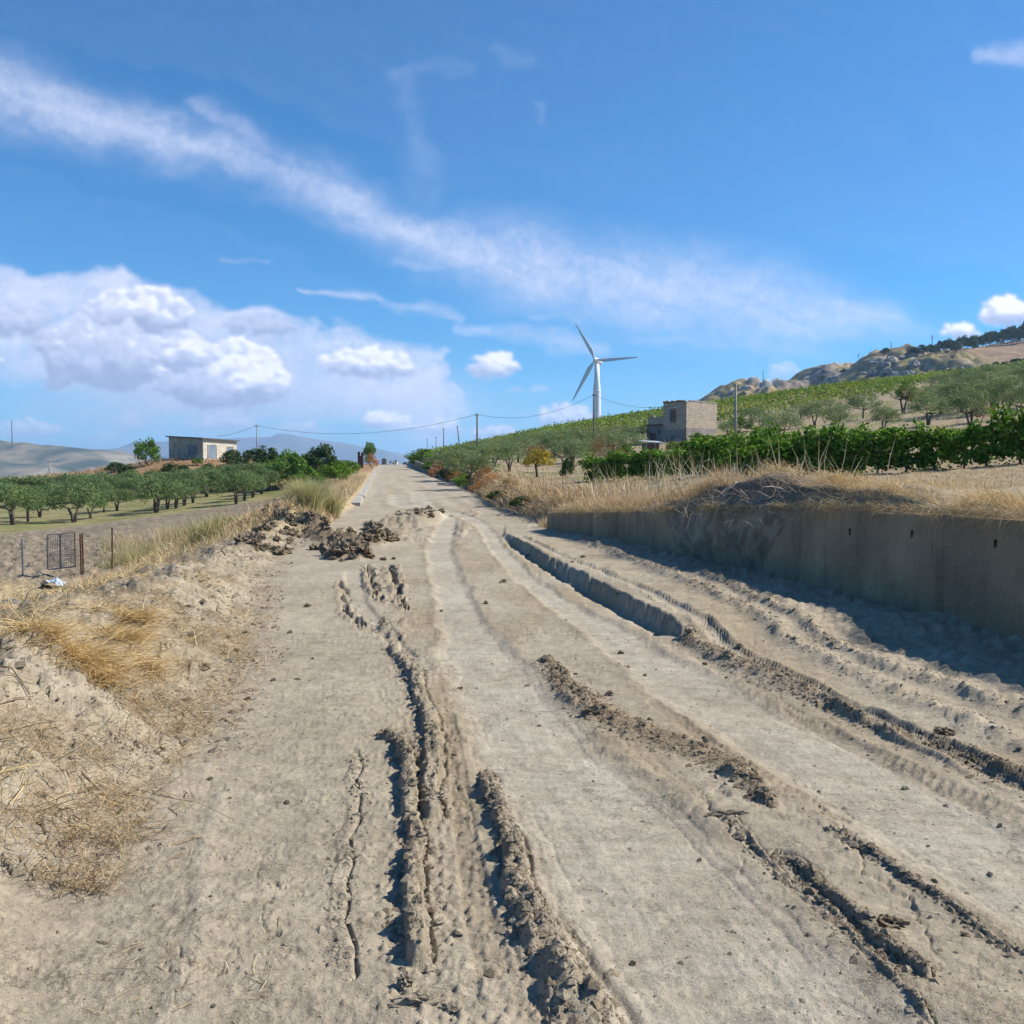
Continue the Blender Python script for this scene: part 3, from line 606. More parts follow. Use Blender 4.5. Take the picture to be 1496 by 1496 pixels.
# ------------------------------------------------------------------ clouds on the sky dome
def clouds():
    pxs = np.concatenate([np.arange(-1500, -40, 40), np.arange(-40, 1540, 3.2), np.arange(1540, 3000, 40)])
    pys = np.concatenate([np.arange(-900, -100, 40), np.arange(-100, 370, 5), np.arange(370, 704, 2.2)])
    PY, PX = np.meshgrid(pys, pxs, indexing='ij'); shp = PX.shape
    b = (748 - PY) / F; a = (PX - 748) / F
    D = np.stack([a, math.cos(PITCH) + b * math.sin(PITCH), -math.sin(PITCH) + b * math.cos(PITCH)], -1); D /= np.linalg.norm(D, axis=-1, keepdims=True)
    V = (D * 40000).reshape(-1, 3)
    dens = np.zeros(shp); lum = np.ones(shp)
    # high streaks: warped fibres along the streak direction
    ang = math.radians(20); u = PX * math.cos(ang) + PY * math.sin(ang); v = -PX * math.sin(ang) + PY * math.cos(ang)
    wv = v + 34 * fbm(u / 260, v / 130, 5, 3) + 10 * fbm(u / 70, v / 40, 6, 3)
    fib = .5 + .55 * fbm(u / 260, wv / 34, 7, 4, .5); puff = .5 + .5 * fbm(PX / 60, PY / 34, 8, 5, .58)
    def streak(pts, k, fw=.6):
        P = [(x, y, w_) for x, y, w_ in pts]
        Dd, sd_, A, W = pdist(PX.ravel() + 14 * fbm(PX / 90, PY / 60, 9, 3).ravel(), PY.ravel() + 16 * fbm(PX / 120, PY / 70, 10, 4).ravel(), P, 160)
        m = np.exp(-(Dd / np.maximum(W, 1)) ** 2 * 1.1).reshape(shp)
        L = np.array(P); tot = np.hypot(np.diff(L[:, 0]), np.diff(L[:, 1])).sum(); A = A.reshape(shp)
        m *= ss(-.01, .06, A / tot) if P[0][0] > 0 else 1; m *= 1 - ss(.9, 1.0, A / tot)
        return k * m * (1 - fw + fw * np.clip(.30 + .9 * fib + .25 * (puff - .5), 0, 1.5))
    cir = streak([(-400, 20, 60), (0, 135, 52), (150, 185, 42), (300, 215, 32), (400, 250, 28), (500, 297, 27), (600, 345, 36), (700, 374, 52), (800, 397, 56), (950, 424, 66), (1100, 446, 74), (1200, 462, 50), (1300, 474, 22), (1420, 484, 12)], .60)
    cir = np.maximum(cir, streak([(280, 140, 12), (340, 190, 26), (440, 250, 30), (560, 310, 22)], .30))
    cir = np.maximum(cir, streak([(575, 90, 26), (600, 170, 24), (615, 240, 34), (640, 300, 44)], .12))
    cir = np.maximum(cir, streak([(580, 98, 14), (650, 100, 18), (700, 116, 14)], .10)); cir = np.maximum(cir, streak([(720, 60, 16), (745, 88, 20), (800, 94, 10)], .10)); cir = np.maximum(cir, streak([(785, 150, 10), (790, 180, 10)], .12))
    cir = np.maximum(cir, streak([(1420, 85, 10), (1500, 72, 22), (1640, 60, 30)], .4))
    cir = np.maximum(cir, streak([(560, 380, 9), (650, 392, 10), (760, 402, 12), (900, 440, 16), (960, 460, 20)], .4))
    cir = np.maximum(cir, streak([(425, 424, 4), (490, 433, 9), (535, 440, 10), (580, 446, 4)], .5, .8)); cir = np.maximum(cir, streak([(560, 449, 4), (610, 458, 10), (690, 464, 7)], .36, .8))
    cir = np.maximum(cir, streak([(660, 474, 6), (740, 488, 14), (800, 499, 16), (890, 504, 9)], .4, .8)); cir = np.maximum(cir, streak([(770, 464, 5), (830, 470, 8), (860, 474, 4)], .25, .8))
    cir = np.maximum(cir, streak([(900, 490, 8), (980, 498, 11), (1080, 505, 10), (1130, 500, 5)], .35)); cir = np.maximum(cir, streak([(310, 374, 5), (350, 378, 7), (400, 386, 4)], .2, .8))
    dens = np.maximum(dens, cir); lum = lum * .87
    # pale veil behind the heaped clouds
    wx = PX + 26 * fbm(PX / 130, PY / 90, 12, 4); wy = PY + 20 * fbm(PX / 110, PY / 80, 13, 4)
    top = np.interp(wx, [-1500, -300, 0, 180, 330, 480, 600, 655, 690], [300, 350, 376, 395, 428, 465, 488, 500, 640]); bot = np.interp(wx, [-1500, 0, 60, 300, 450, 560, 640, 690], [560, 535, 560, 600, 585, 610, 650, 620])
    veil = ss(0, 20, wy - top) * (1 - ss(-25, 40, wy - bot)) * (1 - ss(640, 690, wx)); gap = ss(0, 1, 1 - np.hypot((wx - 620) / 90, (wy - 512) / 12)) * 0
    nick = np.exp(-((wx - 560) / 120) ** 2 - ((wy - 505 - (wx - 560) * .08) / 9) ** 2)
    veil = veil * (.62 + .25 * ss(-.6, .6, fbm(wx / 80, wy / 50, 14, 4))) - nick * .0
    lum = np.where(veil > dens, .87, lum); dens = np.maximum(dens, veil)
    # general whitening towards the horizon
    low = .30 * ss(480, 690, PY) * (.75 + .5 * fbm(PX / 200, PY / 35, 15, 4)); dens = np.maximum(dens, low); lum = np.where(low >= dens - .001, .82, lum)
    # heaped clouds: many overlapping puffs with their own light and shade
    rr = np.random.default_rng(3)
    def cumulus(cx, cy, rx, ry, n, opa=1., base=.55, flat=.45, lit=1.):
        nonlocal dens, lum
        jj = np.where((pxs > cx - rx - 90) & (pxs < cx + rx + 90))[0]; ii = np.where((pys > cy - ry - 90) & (pys < cy + ry + 90))[0]
        if not len(jj) or not len(ii): return
        sl = np.s_[ii[0]:ii[-1] + 1, jj[0]:jj[-1] + 1]; x = PX[sl]; y = PY[sl]
        sc_ = max(8, ry); x = x + .22 * sc_ * fbm(x / sc_ / .9, y / sc_ / .9, 16, 5, .6); y = y + .2 * sc_ * fbm(x / sc_ / .8 + 9, y / sc_ / .8, 18, 5, .6)
        hgt = np.full(x.shape, -1.); ny_ = np.zeros(x.shape); nx_ = np.zeros(x.shape)
        for i in range(n):
            th = rr.uniform(0, 6.283); q = math.sqrt(rr.uniform(0, 1)); ex = cx + rx * q * math.cos(th) * .9; ey = cy + ry * q * math.sin(th) * (.95 if math.sin(th) < 0 else flat)
            r = ry * rr.uniform(.3, .62) * (1.1 - .45 * q); d2 = (x - ex) ** 2 + ((y - ey) * 1.1) ** 2
            h = np.sqrt(np.maximum(r * r - d2, 0)) * .9 + (1 - q) * ry * .5; h = np.where(d2 < r * r, h, -1)
            m = h > hgt; hgt = np.where(m, h, hgt); nx_ = np.where(m, (x - ex) / r, nx_); ny_ = np.where(m, (y - ey) / r, ny_)
        cov = (hgt > 0).astype(float)
        for k_ in range(2):
            p = np.pad(cov, 1, 'edge'); cov = (p[:-2, 1:-1] + p[2:, 1:-1] + p[1:-1, :-2] + p[1:-1, 2:] + p[1:-1, 1:-1] * 2) / 6
        l = .88 + .10 * nx_ - .26 * ny_ - .30 * ss(-.4, 1, (y - cy) / ry) + .12 * fbm(x / 9, y / 8, 19, 4)
        for k_ in range(2):
            p = np.pad(l, 1, 'edge'); l = (p[:-2, 1:-1] + p[2:, 1:-1] + p[1:-1, :-2] + p[1:-1, 2:] + p[1:-1, 1:-1] * 2) / 6
        al = cov * opa * (1 - (1 - base) * ss(.0, 1.1, (y - cy) / ry)); l = np.clip(l * lit, .35, 1)
        lum[sl] = lum[sl] * (1 - al) + l * al; dens[sl] = dens[sl] + (1 - dens[sl]) * al
    def haze_blob(cx, cy, rx, ry, op, l):
        nonlocal dens, lum
        m = op * np.exp(-(((wx - cx) / rx) ** 2 + ((wy - cy) / ry) ** 2) ** 1.3); lum = lum * (1 - m) + l * m; dens = dens + (1 - dens) * m
    haze_blob(240, 545, 190, 60, .6, .72); haze_blob(300, 600, 230, 35, .5, .66); haze_blob(600, 580, 80, 50, .5, .88)
    cumulus(25, 475, 60, 26, 40, .9, .3, .5, .8); cumulus(195, 462, 85, 40, 90, 1, .75, .4, .92); cumulus(120, 510, 70, 40, 70, .95, .5, .5, .86)
    cumulus(190, 530, 130, 52, 120, .95, .5, .6, .84); cumulus(325, 558, 104, 50, 130, 1, .6, .5, .97); cumulus(375, 565, 50, 30, 60, 1, .5, .5, 1.02); cumulus(270, 520, 50, 30, 60, .9, .5, .5, .95)
    cumulus(378, 478, 58, 17, 60, .8, .6, .6, .76); cumulus(535, 535, 72, 26, 100, .95, .5, .5, 1.0); cumulus(718, 537, 40, 22, 60, .95, .5, .5, 1.02)
    cumulus(562, 616, 40, 15, 60, .95, .4, .5, 1.05); cumulus(600, 626, 45, 9, 50, .8, .3, .5, 1.0); cumulus(650, 628, 30, 15, 50, .7, .4, .5, .98); cumulus(828, 612, 48, 20, 70, .8, .3, .5, .98); cumulus(725, 634, 42, 12, 60, .8, .3, .5, .98); cumulus(768, 608, 20, 6, 20, .35, .5, .5, .95)
    cumulus(785, 570, 16, 7, 16, .4, .5, .5, .95); cumulus(752, 570, 16, 6, 16, .3, .5, .5, .95)
    cumulus(1470, 458, 34, 26, 70, 1, .8, .5, 1.1); cumulus(1403, 485, 28, 13, 50, .95, .7, .5, 1.08); cumulus(1143, 546, 26, 16, 30, .45, .4, .5, .98)
    cumulus(440, 628, 36, 13, 50, .6, .3, .5, .92); cumulus(325, 620, 50, 16, 60, .6, .3, .5, .9); cumulus(190, 618, 18, 18, 30, .5, .4, .5, .9); cumulus(45, 630, 56, 18, 60, .65, .2, .5, .95); cumulus(150, 640, 22, 10, 30, .5, .3, .5, .92); cumulus(-2, 527, 12, 9, 10, .8, .5, .5, .95)
    cumulus(-300, 560, 200, 60, 90, .9, .5, .5, .95); cumulus(1800, 520, 120, 40, 60, .9, .5, .5, 1.)
    dens = np.clip(dens, 0, .97)
    edge = ss(-1500, -1000, PX) * (1 - ss(2300, 3000, PX)) * ss(-900, -500, PY); dens *= edge
    col = np.stack([dens, lum, dens * 0], -1).reshape(-1, 3)
    m = bpy.data.materials.new('cloud_vapour'); m.use_nodes = True; nt = m.node_tree; nt.nodes.clear()
    at_ = N(nt, 'ShaderNodeAttribute', attribute_name='tint'); sp = N(nt, 'ShaderNodeSeparateColor'); nt.links.new(at_.outputs['Color'], sp.inputs[0])
    g = N(nt, 'ShaderNodeNewGeometry').outputs['Position']; sc_ = N(nt, 'ShaderNodeVectorMath', operation='SCALE'); nt.links.new(g, sc_.inputs[0]); sc_.inputs['Scale'].default_value = 1 / 40000
    nz = noise(nt, sc_.outputs[0], 90, 6, .65); k = math_(nt, 'MULTIPLY', math_(nt, 'SUBTRACT', nz.outputs[0], .5), .5)
    # noise only bites where there is a cloud edge
    d = sp.outputs[0]; e = math_(nt, 'MULTIPLY', math_(nt, 'MULTIPLY', d, math_(nt, 'SUBTRACT', 1.0, d)), 3.0); al = math_(nt, 'ADD', d, math_(nt, 'MULTIPLY', k, e)); al.node.use_clamp = True
    l = math_(nt, 'ADD', sp.outputs[1], math_(nt, 'MULTIPLY', k, .25))
    cr = ramp(nt, l, [(.4, (.24, .28, .42)), (.62, (.34, .39, .55)), (.84, (.50, .54, .70)), (1., (.80, .80, .85))])
    em = N(nt, 'ShaderNodeEmission'); nt.links.new(cr.outputs[0], em.inputs[0]); em.inputs[1].default_value = 1.0
    tr = N(nt, 'ShaderNodeBsdfTransparent'); mx = N(nt, 'ShaderNodeMixShader'); out = N(nt, 'ShaderNodeOutputMaterial')
    nt.links.new(al, mx.inputs[0]); nt.links.new(tr.outputs[0], mx.inputs[1]); nt.links.new(em.outputs[0], mx.inputs[2]); nt.links.new(mx.outputs[0], out.inputs[0])
    tag(ob('sky', mesh('sky', V, gfaces(*shp), m, col, True)), kind='structure')
clouds()

# ------------------------------------------------------------------ wind turbine
_o = 'zeroth first second third fourth fifth sixth seventh eighth ninth tenth eleventh twelfth thirteenth fourteenth fifteenth sixteenth seventeenth eighteenth nineteenth twentieth'.split()
ORD = _o + ['twenty-' + x for x in _o[1:10]] + ['thirtieth'] + ['thirty-' + x for x in _o[1:10]] + ['fortieth'] + ['forty-' + x for x in _o[1:10]]
def px2m(p, Y): return p * Y / F
def turbine():
    Yt = 560; hub = at(871.5, 527, Yt); bx = at(872, 560, Yt)[0]; zb = float(RT(np.array([872.]), np.array([560.]))[0]) - 1
    yaw = math.radians(-24)                                                  # rotor axis turned to the viewer's left
    T = empty('wind_turbine', (bx, Yt, zb), 'white three-bladed wind turbine standing behind the green hill crest', 'wind turbine')
    H = hub[2] - zb
    zz = [0, H * .35, H * .66, H * .70, H * .78, H * .965]; rd = [2.6, 2.45, 2.25, 2.15, 1.65, 1.3]
    MB().tube([(0, 0, z) for z in zz], rd, 28).build('tower', M_white, T, True)
    MB().tube([(0, 0, z) for z in (H * .655, H * .66, H * .668, H * .673)], [2.24, 2.36, 2.36, 2.2], 28).build('flange', M_white, T, True)
    ax = np.array([math.sin(yaw), -math.cos(yaw), .06]); ax /= np.linalg.norm(ax)
    nm = MB(); P0 = np.array([0, 0, H])
    P = [P0 - ax * 6.2, P0 - ax * 5.6, P0 - ax * 2, P0 + ax * 1.4, P0 + ax * 2.2]; nm.tube(P, [.7, 1.5, 1.75, 1.55, 1.1], 16); nm.build('nacelle', M_white, T, True)
    hp = P0 + ax * 3.2; MB().tube([hp - ax * 1.0, hp - ax * .3, hp + ax * .6, hp + ax * 1.3, hp + ax * 1.7], [1.25, 1.35, 1.2, .7, .15], 16).build('hub', M_white, T, True)
    e1 = np.array([math.cos(yaw), math.sin(yaw), 0]); e2 = np.cross(e1, ax) * -1; e2 = e2 if e2[2] > 0 else -e2
    for ang, L in ((120, 25.0), (0.5, 26.2), (241, 27.0)):
        a = math.radians(ang); d = e1 * math.cos(a) + e2 * math.sin(a); c = np.cross(d, ax); c /= np.linalg.norm(c)
        st = [0, .03, .1, .2, .35, .5, .7, .85, .95, 1.]; ch = [.55, .55, .95, 1.35, 1.15, .98, .72, .5, .3, .06]; th = [.55, .55, .5, .36, .28, .22, .15, .1, .06, .02]; tw = [0, 0, 14, 15, 12, 9, 5, 3, 2, 1]
        V = []; n = 12
        for s, q, h, w_ in zip(st, ch, th, tw):
            o = hp + d * (1.0 + s * (L - 1)) + ax * (s * s * .9); w2 = math.radians(w_ + 8)
            cc = c * math.cos(w2) + ax * math.sin(w2); hh = -c * math.sin(w2) + ax * math.cos(w2)
            for j in range(n):
                u = 6.2832 * j / n; V.append(o + cc * (q * math.cos(u) + (q * .35 if s > .05 else 0)) + hh * h * math.sin(u) * (1 if s < .05 else (.5 + .5 * (math.cos(u) * .5 + .5))))
        m = len(st); qd = [(i * n + j, i * n + (j + 1) % n, (i + 1) * n + (j + 1) % n, (i + 1) * n + j) for i in range(m - 1) for j in range(n)]
        MB().add(V, qd).build('blade', M_blade, T, True)
turbine()

# ------------------------------------------------------------------ buildings
def local(parent, rz): pass
def face_box(mb, u0, u1, v0, v1, out, dep, side):          # a box on a wall face in the building's own axes; side 'x' = right face, 'y' = left face
    if side == 'x': mb.box(u0, u1, -out, dep, v0, v1)
    else: mb.box(-out, dep, u0, u1, v0, v1)
    return mb
def left_house():
    a = math.radians(50); c = at(297, 668, 150); z0 = float(terrain(np.array([c[0]]), np.array([150.]), False)[0]) - .15
    T = empty('farm_house', (c[0], 150, z0), 'low cream farm building with a sloping roof on the knoll at left', 'house', rz=a)
    A, B = 6.1, 10.0; h = lambda z: z + .15
    top = {(0, 0): h(3.3), (1, 0): h(3.05), (0, 1): h(3.85), (1, 1): h(3.5)}
    def wall(name, P, m, parent=T): 
        return MB().add(P, [(0, 1, 2, 3), (7, 6, 5, 4), (0, 4, 5, 1), (1, 5, 6, 2), (2, 6, 7, 3), (3, 7, 4, 0)]).build(name, m, parent)
    t = .25
    fx = wall('wall', [(0, 0, 0), (A, 0, 0), (A, 0, top[1, 0]), (0, 0, top[0, 0]), (0, t, 0), (A, t, 0), (A, t, top[1, 0]), (0, t, top[0, 0])], M_cream)
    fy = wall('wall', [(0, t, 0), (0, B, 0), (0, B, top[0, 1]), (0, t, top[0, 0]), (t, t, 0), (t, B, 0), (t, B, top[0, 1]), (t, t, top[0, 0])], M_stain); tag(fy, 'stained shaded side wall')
    wall('wall', [(t, B - t, 0), (A, B - t, 0), (A, B - t, top[1, 1]), (t, B - t, top[0, 1]), (t, B, 0), (A, B, 0), (A, B, top[1, 1]), (t, B, top[0, 1])], M_cream)
    wall('wall', [(A - t, t, 0), (A - t, B - t, 0), (A - t, B - t, top[1, 1]), (A - t, t, top[1, 0]), (A, t, 0), (A, B - t, 0), (A, B - t, top[1, 1]), (A, t, top[1, 0])], M_cream)
    o = .35; r = []
    for th in (0.01, .2):
        for (x, y, k) in ((-o, -o, (0, 0)), (A + o, -o, (1, 0)), (A + o, B + o, (1, 1)), (-o, B + o, (0, 1))): r.append((x, y, top[k] + th))
    rf = MB().add(r, [(0, 3, 2, 1), (4, 5, 6, 7), (0, 1, 5, 4), (1, 2, 6, 5), (2, 3, 7, 6), (3, 0, 4, 7)]).build('roof', M_roofg, T)
    eb = MB().add([(x - (.02 if x < 0 else -.02), y - .02, z) for x, y, z in [(-o, -o - .05, top[0, 0] - .12), (A + o, -o - .05, top[1, 0] - .12), (A + o, -o - .05, top[1, 0] + .04), (-o, -o - .05, top[0, 0] + .04)]], [(0, 1, 2, 3)]); 
    MB().box(-.05, A + .05, -.05, -.003, .0, .42).build('plinth', M_stain, fx)
    def opening(name, u0, u1, v0, v1, side, m, fr=M_stain, par=T, handle=False):
        d = face_box(MB(), u0, u1, v0, v1, .035, -.004 if side == 'x' else -.004, side).build(name, m, par)
        f = MB()
        for q in ((u0 - .09, u0, v0, v1 + .09), (u1, u1 + .09, v0, v1 + .09), (u0, u1, v1, v1 + .09)): face_box(f, *q, .075, -.002, side)
        f.build('frame', fr, d)
        for k in range(1, 4): 
            if name == 'door': face_box(MB(), u0 + (u1 - u0) * k / 4 - .015, u0 + (u1 - u0) * k / 4 + .015, v0 + .05, v1 - .05, .05, -.03, side).build('batten', m, d)
        return d
    opening('door', .9, 2.3, .12, 2.5, 'x', M_door); opening('door', 4.35, 5.35, .12, 2.3, 'x', M_door)
    opening('window', 1.7, 4.3, 1.0, 2.6, 'y', M_win); d = opening('window', 5.8, 8.5, 1.0, 2.7, 'y', M_stain); tag(d, 'boarded-up window')
    MB().box(-.02, .12, -.06, .1, 0, .2).build('corner_post', M_conc, T)
    return T
left_house()

def brick_mat():
    m, nt, b = mat('tuff_masonry'); tc = N(nt, 'ShaderNodeTexCoord').outputs['Object']; sp = N(nt, 'ShaderNodeSeparateXYZ'); nt.links.new(tc, sp.inputs[0])
    cb = N(nt, 'ShaderNodeCombineXYZ'); nt.links.new(math_(nt, 'ADD', sp.outputs[0], sp.outputs[1]), cb.inputs[0]); nt.links.new(sp.outputs[2], cb.inputs[1])
    bt = N(nt, 'ShaderNodeTexBrick'); nt.links.new(cb.outputs[0], bt.inputs[0]); bt.inputs['Scale'].default_value = 1.0; bt.inputs['Brick Width'].default_value = .55; bt.inputs['Row Height'].default_value = .27; bt.inputs['Mortar Size'].default_value = .022
    bt.inputs['Color1'].default_value = (.50, .43, .345, 1); bt.inputs['Color2'].default_value = (.37, .32, .26, 1); bt.inputs['Mortar'].default_value = (.19, .155, .12, 1)
    a = noise(nt, tc, .9, 5); a2 = noise(nt, tc, 7, 4)
    c = mix(nt, bt.outputs[0], ramp(nt, a.outputs[0], [(.3, (.9, .9, .9)), (.65, (1.05, 1.04, 1.02))]).outputs[0], 1., 'MULTIPLY'); c = mix(nt, c, ramp(nt, a2.outputs[0], [(.3, (.8,) * 3), (.6, (1.05,) * 3)]).outputs[0], 1., 'MULTIPLY')
    nt.links.new(c, b.inputs['Base Color']); bp = N(nt, 'ShaderNodeBump'); bp.inputs['Distance'].default_value = .02; bp.invert = True; nt.links.new(bt.outputs['Fac'], bp.inputs['Height']); nt.links.new(bp.outputs[0], b.inputs['Normal']); return m
M_brick = brick_mat()
def block_house():
    a = math.radians(46); Yh = 140; c = at(1002, 648, Yh); z0 = c[2] - .5
    T = empty('ruined_house', (c[0], Yh, z0), 'two-storey unfinished block house with a flat broken roof on the hillside', 'house', rz=a)
    A, B, H = 8.3, 4.0, 6.7
    MB().box(0, A, 0, .3, 2.85, H).build('wall', M_brick, T); MB().box(0, A, -.03, .3, 0, 2.848).build('wall', M_grey, T)
    MB().box(0, .3, .302, B, 2.6, H - .12).build('wall', M_brick, T); MB().box(-.03, .3, .302, B, 0, 2.598).build('wall', M_grey, T)
    MB().box(A - .3, A, .302, B, 0, H).build('wall', M_brick, T); MB().box(.302, A - .302, B - .3, B, 0, H).build('wall', M_brick, T)
    MB().box(.31, A - .31, .31, B - .31, H - .5, H - .3).build('roof', M_conc, T)
    MB().box(-.05, .0, -.06, .02, 0, H - .05).build('corner_joint', M_tile, T)
    MB().box(1.0, A + .02, -.05, .28, H, H + .16).build('parapet', M_brick, T)
    MB().box(-.12, .3, .3, B, H - .11, H + .02).build('eave', M_tile, T)
    for k, y in enumerate((.5, 1.0, 1.3, 1.8, 2.5, 3.4, 3.9)):
        MB().tube([(-.1, y, H + .05), (.5, y + .1, H + .14)], .09 + .03 * (k % 3), 6).build('roof_tile', M_tile, T)
    def op(name, u0, u1, v0, v1, side, m):
        d = face_box(MB(), u0, u1, v0, v1, .04, -.006, side).build(name, m, T); f = MB()
        for q in ((u0 - .14, u0, v0 - .14, v1 + .14), (u1, u1 + .14, v0 - .14, v1 + .14), (u0, u1, v1, v1 + .14), (u0, u1, v0 - .14, v0)): face_box(f, *q, .08, -.004, side)
        f.build('frame', M_grey, d); return d
    d = op('window', 1.75, 2.75, 3.75, 5.5, 'y', M_shut); tag(d, 'upper window closed with a reddish shutter'); face_box(MB(), 2.75 - .35, 2.75 - .02, 3.76, 5.49, .06, -.04, 'y').build('shutter', M_win, d)
    op('window', 2.0, 2.7, .75, 1.75, 'y', M_win); op('door', .2, .5, .4, 1.6, 'y', M_win)
    MB().box(6.4, 6.6, -.01, .1, 4.0, 4.25).build('vent_hole', M_win, T)
    # annex
    MB().box(.3, 3.2, B + .002, B + 3.2, 0, 3.3).build('annex', M_grey, T)
    MB().box(.35, 3.1, B + .01, B + 3.1, 3.5, 4.6).build('annex_wall', M_brick, T); MB().box(.35, .8, B + 2.0, B + 2.4, 4.6, 4.9).build('chimney', M_brick, T)
    r = MB(); r.box(-.1, 3.3, B + .01, B + 3.4, 3.302, 3.48); ro = r.build('annex_roof', M_tile, T)
    d = MB().box(.22, .294, B + 1.6, B + 2.5, .3, 2.2).build('door', M_shut, T); tag(d, 'annex door'); MB().box(.24, .294, B + .7, B + 1.05, 1.9, 2.7).build('window', M_win, T)
    MB().box(.22, .29, B + 1.5, B + 1.59, .3, 2.4).build('door_frame', M_tile, T)
block_house()
def hut():
    p = hit(954, 661); Y0 = p[1]
    T = empty('hut', (p[0], Y0, p[2]), 'small tin-roofed hut with a reddish side below the ruined house', 'hut', rz=.35)
    MB().box(-.8, .8, 0, 1.2, 0, 1.0).build('wall', M_shut, T)
    MB().add([(-1.3, -.5, 1.15), (1.2, -.5, 1.05), (1.3, 1.5, 1.3), (-1.2, 1.5, 1.35), (-1.3, -.5, 1.22), (1.2, -.5, 1.12), (1.3, 1.5, 1.37), (-1.2, 1.5, 1.42)], [(0, 3, 2, 1), (4, 5, 6, 7), (0, 1, 5, 4), (1, 2, 6, 5), (2, 3, 7, 6), (3, 0, 4, 7)]).build('roof', M_tin, T)
    for x in (-.95, .15): MB().tube([(x, -.25, -.1), (x, -.25, 1.1)], .06, 6).build('post', M_polec, T)
hut()
def far_roof():
    p = at(735, 640, 235); T = empty('far_house', (p[0], 235, p[2] - 3), 'low grey building whose flat roof shows above the vineyard left of the turbine', 'house')
    MB().box(-2.2, 2.2, 0, 4, 0, 3.0).build('wall', M_grey, T); MB().box(-2.4, 2.4, -.2, 4.2, 3.002, 3.45).build('roof', M_roofg, T)
far_roof()
def crest_buildings():
    for i, (px, w_, py0, hh, m, lab, nm, ct) in enumerate([(561, 7, 672, 2.6, M_grey, 'dark boxy shed on the horizon at the end of the road', 'far_shed', 'shed'),
                                         (571, 6, 675, 1.3, M_white, 'first small white building on the horizon right of the dark shed', 'far_house', 'house'), (578, 4, 674, 1.6, M_cream, 'second small pale building on the horizon beyond the road crest', 'far_house', 'house'),
                                         (592, 7, 676, 1.0, M_grey, 'low grey building at the right end of the road crest', 'far_house', 'house')]):
        p = at(px, py0, 300); T = empty(nm, (p[0], 300, p[2] - 3), lab, ct); k = px2m(w_, 300) / 2
        MB().box(-k, k, 0, 3, 0, 3.0).build('wall', m, T); MB().add([(-k - .1, -.1, 3), (k + .1, -.1, 3), (k + .1, 3.1, 3), (-k - .1, 3.1, 3), (0, -.1, 3 + hh * .25), (0, 3.1, 3 + hh * .25)], [(0, 3, 5, 4), (4, 5, 2, 1)], [(0, 4, 1), (3, 2, 5)]).build('roof', M_roofg, T)
crest_buildings()

# ------------------------------------------------------------------ poles and wires
def pole(px, py_top, Y, r, m, label, lean=0, arms=False, grp=None, nm='utility_pole', bury=.3, zb=None):
    top = at(px, py_top, Y); z0 = float(terrain(np.array([top[0]]), np.array([float(Y)]), False)[0]) if zb is None else zb
    T = empty(nm, (top[0] - lean, Y, z0), label, 'pole' if nm != 'mast' else 'mast', grp)
    MB().tube([(0, 0, -bury), (lean * .5, 0, (top[2] - z0) * .5), (lean, 0, top[2] - z0)], [r, r * .85, r * .65], 8).build('shaft', m, T, True)
    h = top[2] - z0
    if nm == 'utility_pole': MB().tube([(lean - .25, 0, h - .25), (lean + .25, 0, h - .25)], .035, 5).build('bracket', M_wire, T); MB().tube([(lean - .2, -.04, h - .26), (lean - .2, -.04, h - .08)], .05, 6).build('insulator', M_win, T)
    if arms:
        for k, (q, L) in enumerate(((.06, 1.6), (.16, 1.2))): MB().tube([(-L, 0, h * (1 - q)), (L, 0, h * (1 - q))], .12, 5).build('crossarm', M_wire, T)
    return top
pw = [pole(375, 620.5, 150, .10, M_polec, 'thin utility pole standing right of the farm building'), pole(697, 604, 130, .15, M_pole, 'dark utility pole on the crest between road and turbine'),
      pole(868, 575, 128, .14, M_pole, 'utility pole standing just in front of the turbine tower'), pole(1075, 560, 95, .17, M_polec, 'thick concrete utility pole right of the ruined house')]
pole(648, 625, 200, .12, M_pole, 'upright thin pole beside the leaning one near the road crest'); pole(668, 648 - 26, 190, .13, M_pole, 'thin utility pole leaning left near the road crest', -.55)
pole(637, 638, 240, .11, M_pole, 'smallest thin pole above the bank at the road crest'); pole(72, 673, 190, .16, M_polec, 'pale post standing in the field at far left'); 
pole(624, 641, 280, .10, M_pole, 'faint distant pole left of the small poles at the crest')
pole(1115, 541, 830, .35, M_wire, 'thin mast on the saddle between the two rocky hills', nm='mast', zb=72); pole(1254, 515, 640, .25, M_wire, 'thin mast on the left shoulder of the rocky hill', nm='mast', zb=78)
pole(1302, 499, 620, .28, M_wire, 'thin mast on the summit of the rocky hill', nm='mast', zb=78); pole(1362, 489, 620, .3, M_wire, 'mast with crossarms beside the dark pines on the hill', arms=True, nm='mast', zb=75)
pole(17, 614, 2700, 1.6, M_wire, 'faint tall mast far off above the valley at left edge', nm='mast', zb=40)
def wire(p, q, sag, lab, r=.022):
    P = [p + (q - p) * s - np.array([0, 0, 4 * sag * s * (1 - s)]) for s in np.linspace(0, 1, 25)]
    o = MB().tube(P, r, 4, False).build('power_line', M_wire); tag(o, lab, 'cable', 'overhead cables between the poles')
dz = np.array([0, 0, .12])
wire(pw[0] - dz, pw[1] - dz, 1.9, 'cable sagging over the road between left and crest poles'); wire(pw[1] - dz, pw[2] - dz, 1.5, 'cable sagging left of the wind turbine', .02)
wire(pw[2] - dz, pw[3] - dz, 2.0, 'cable sagging right of the wind turbine above the ruined house', .018); wire(pw[0] - dz, at(318, 637.5, 152), .25, 'short cable from the left pole to the farm building roof')

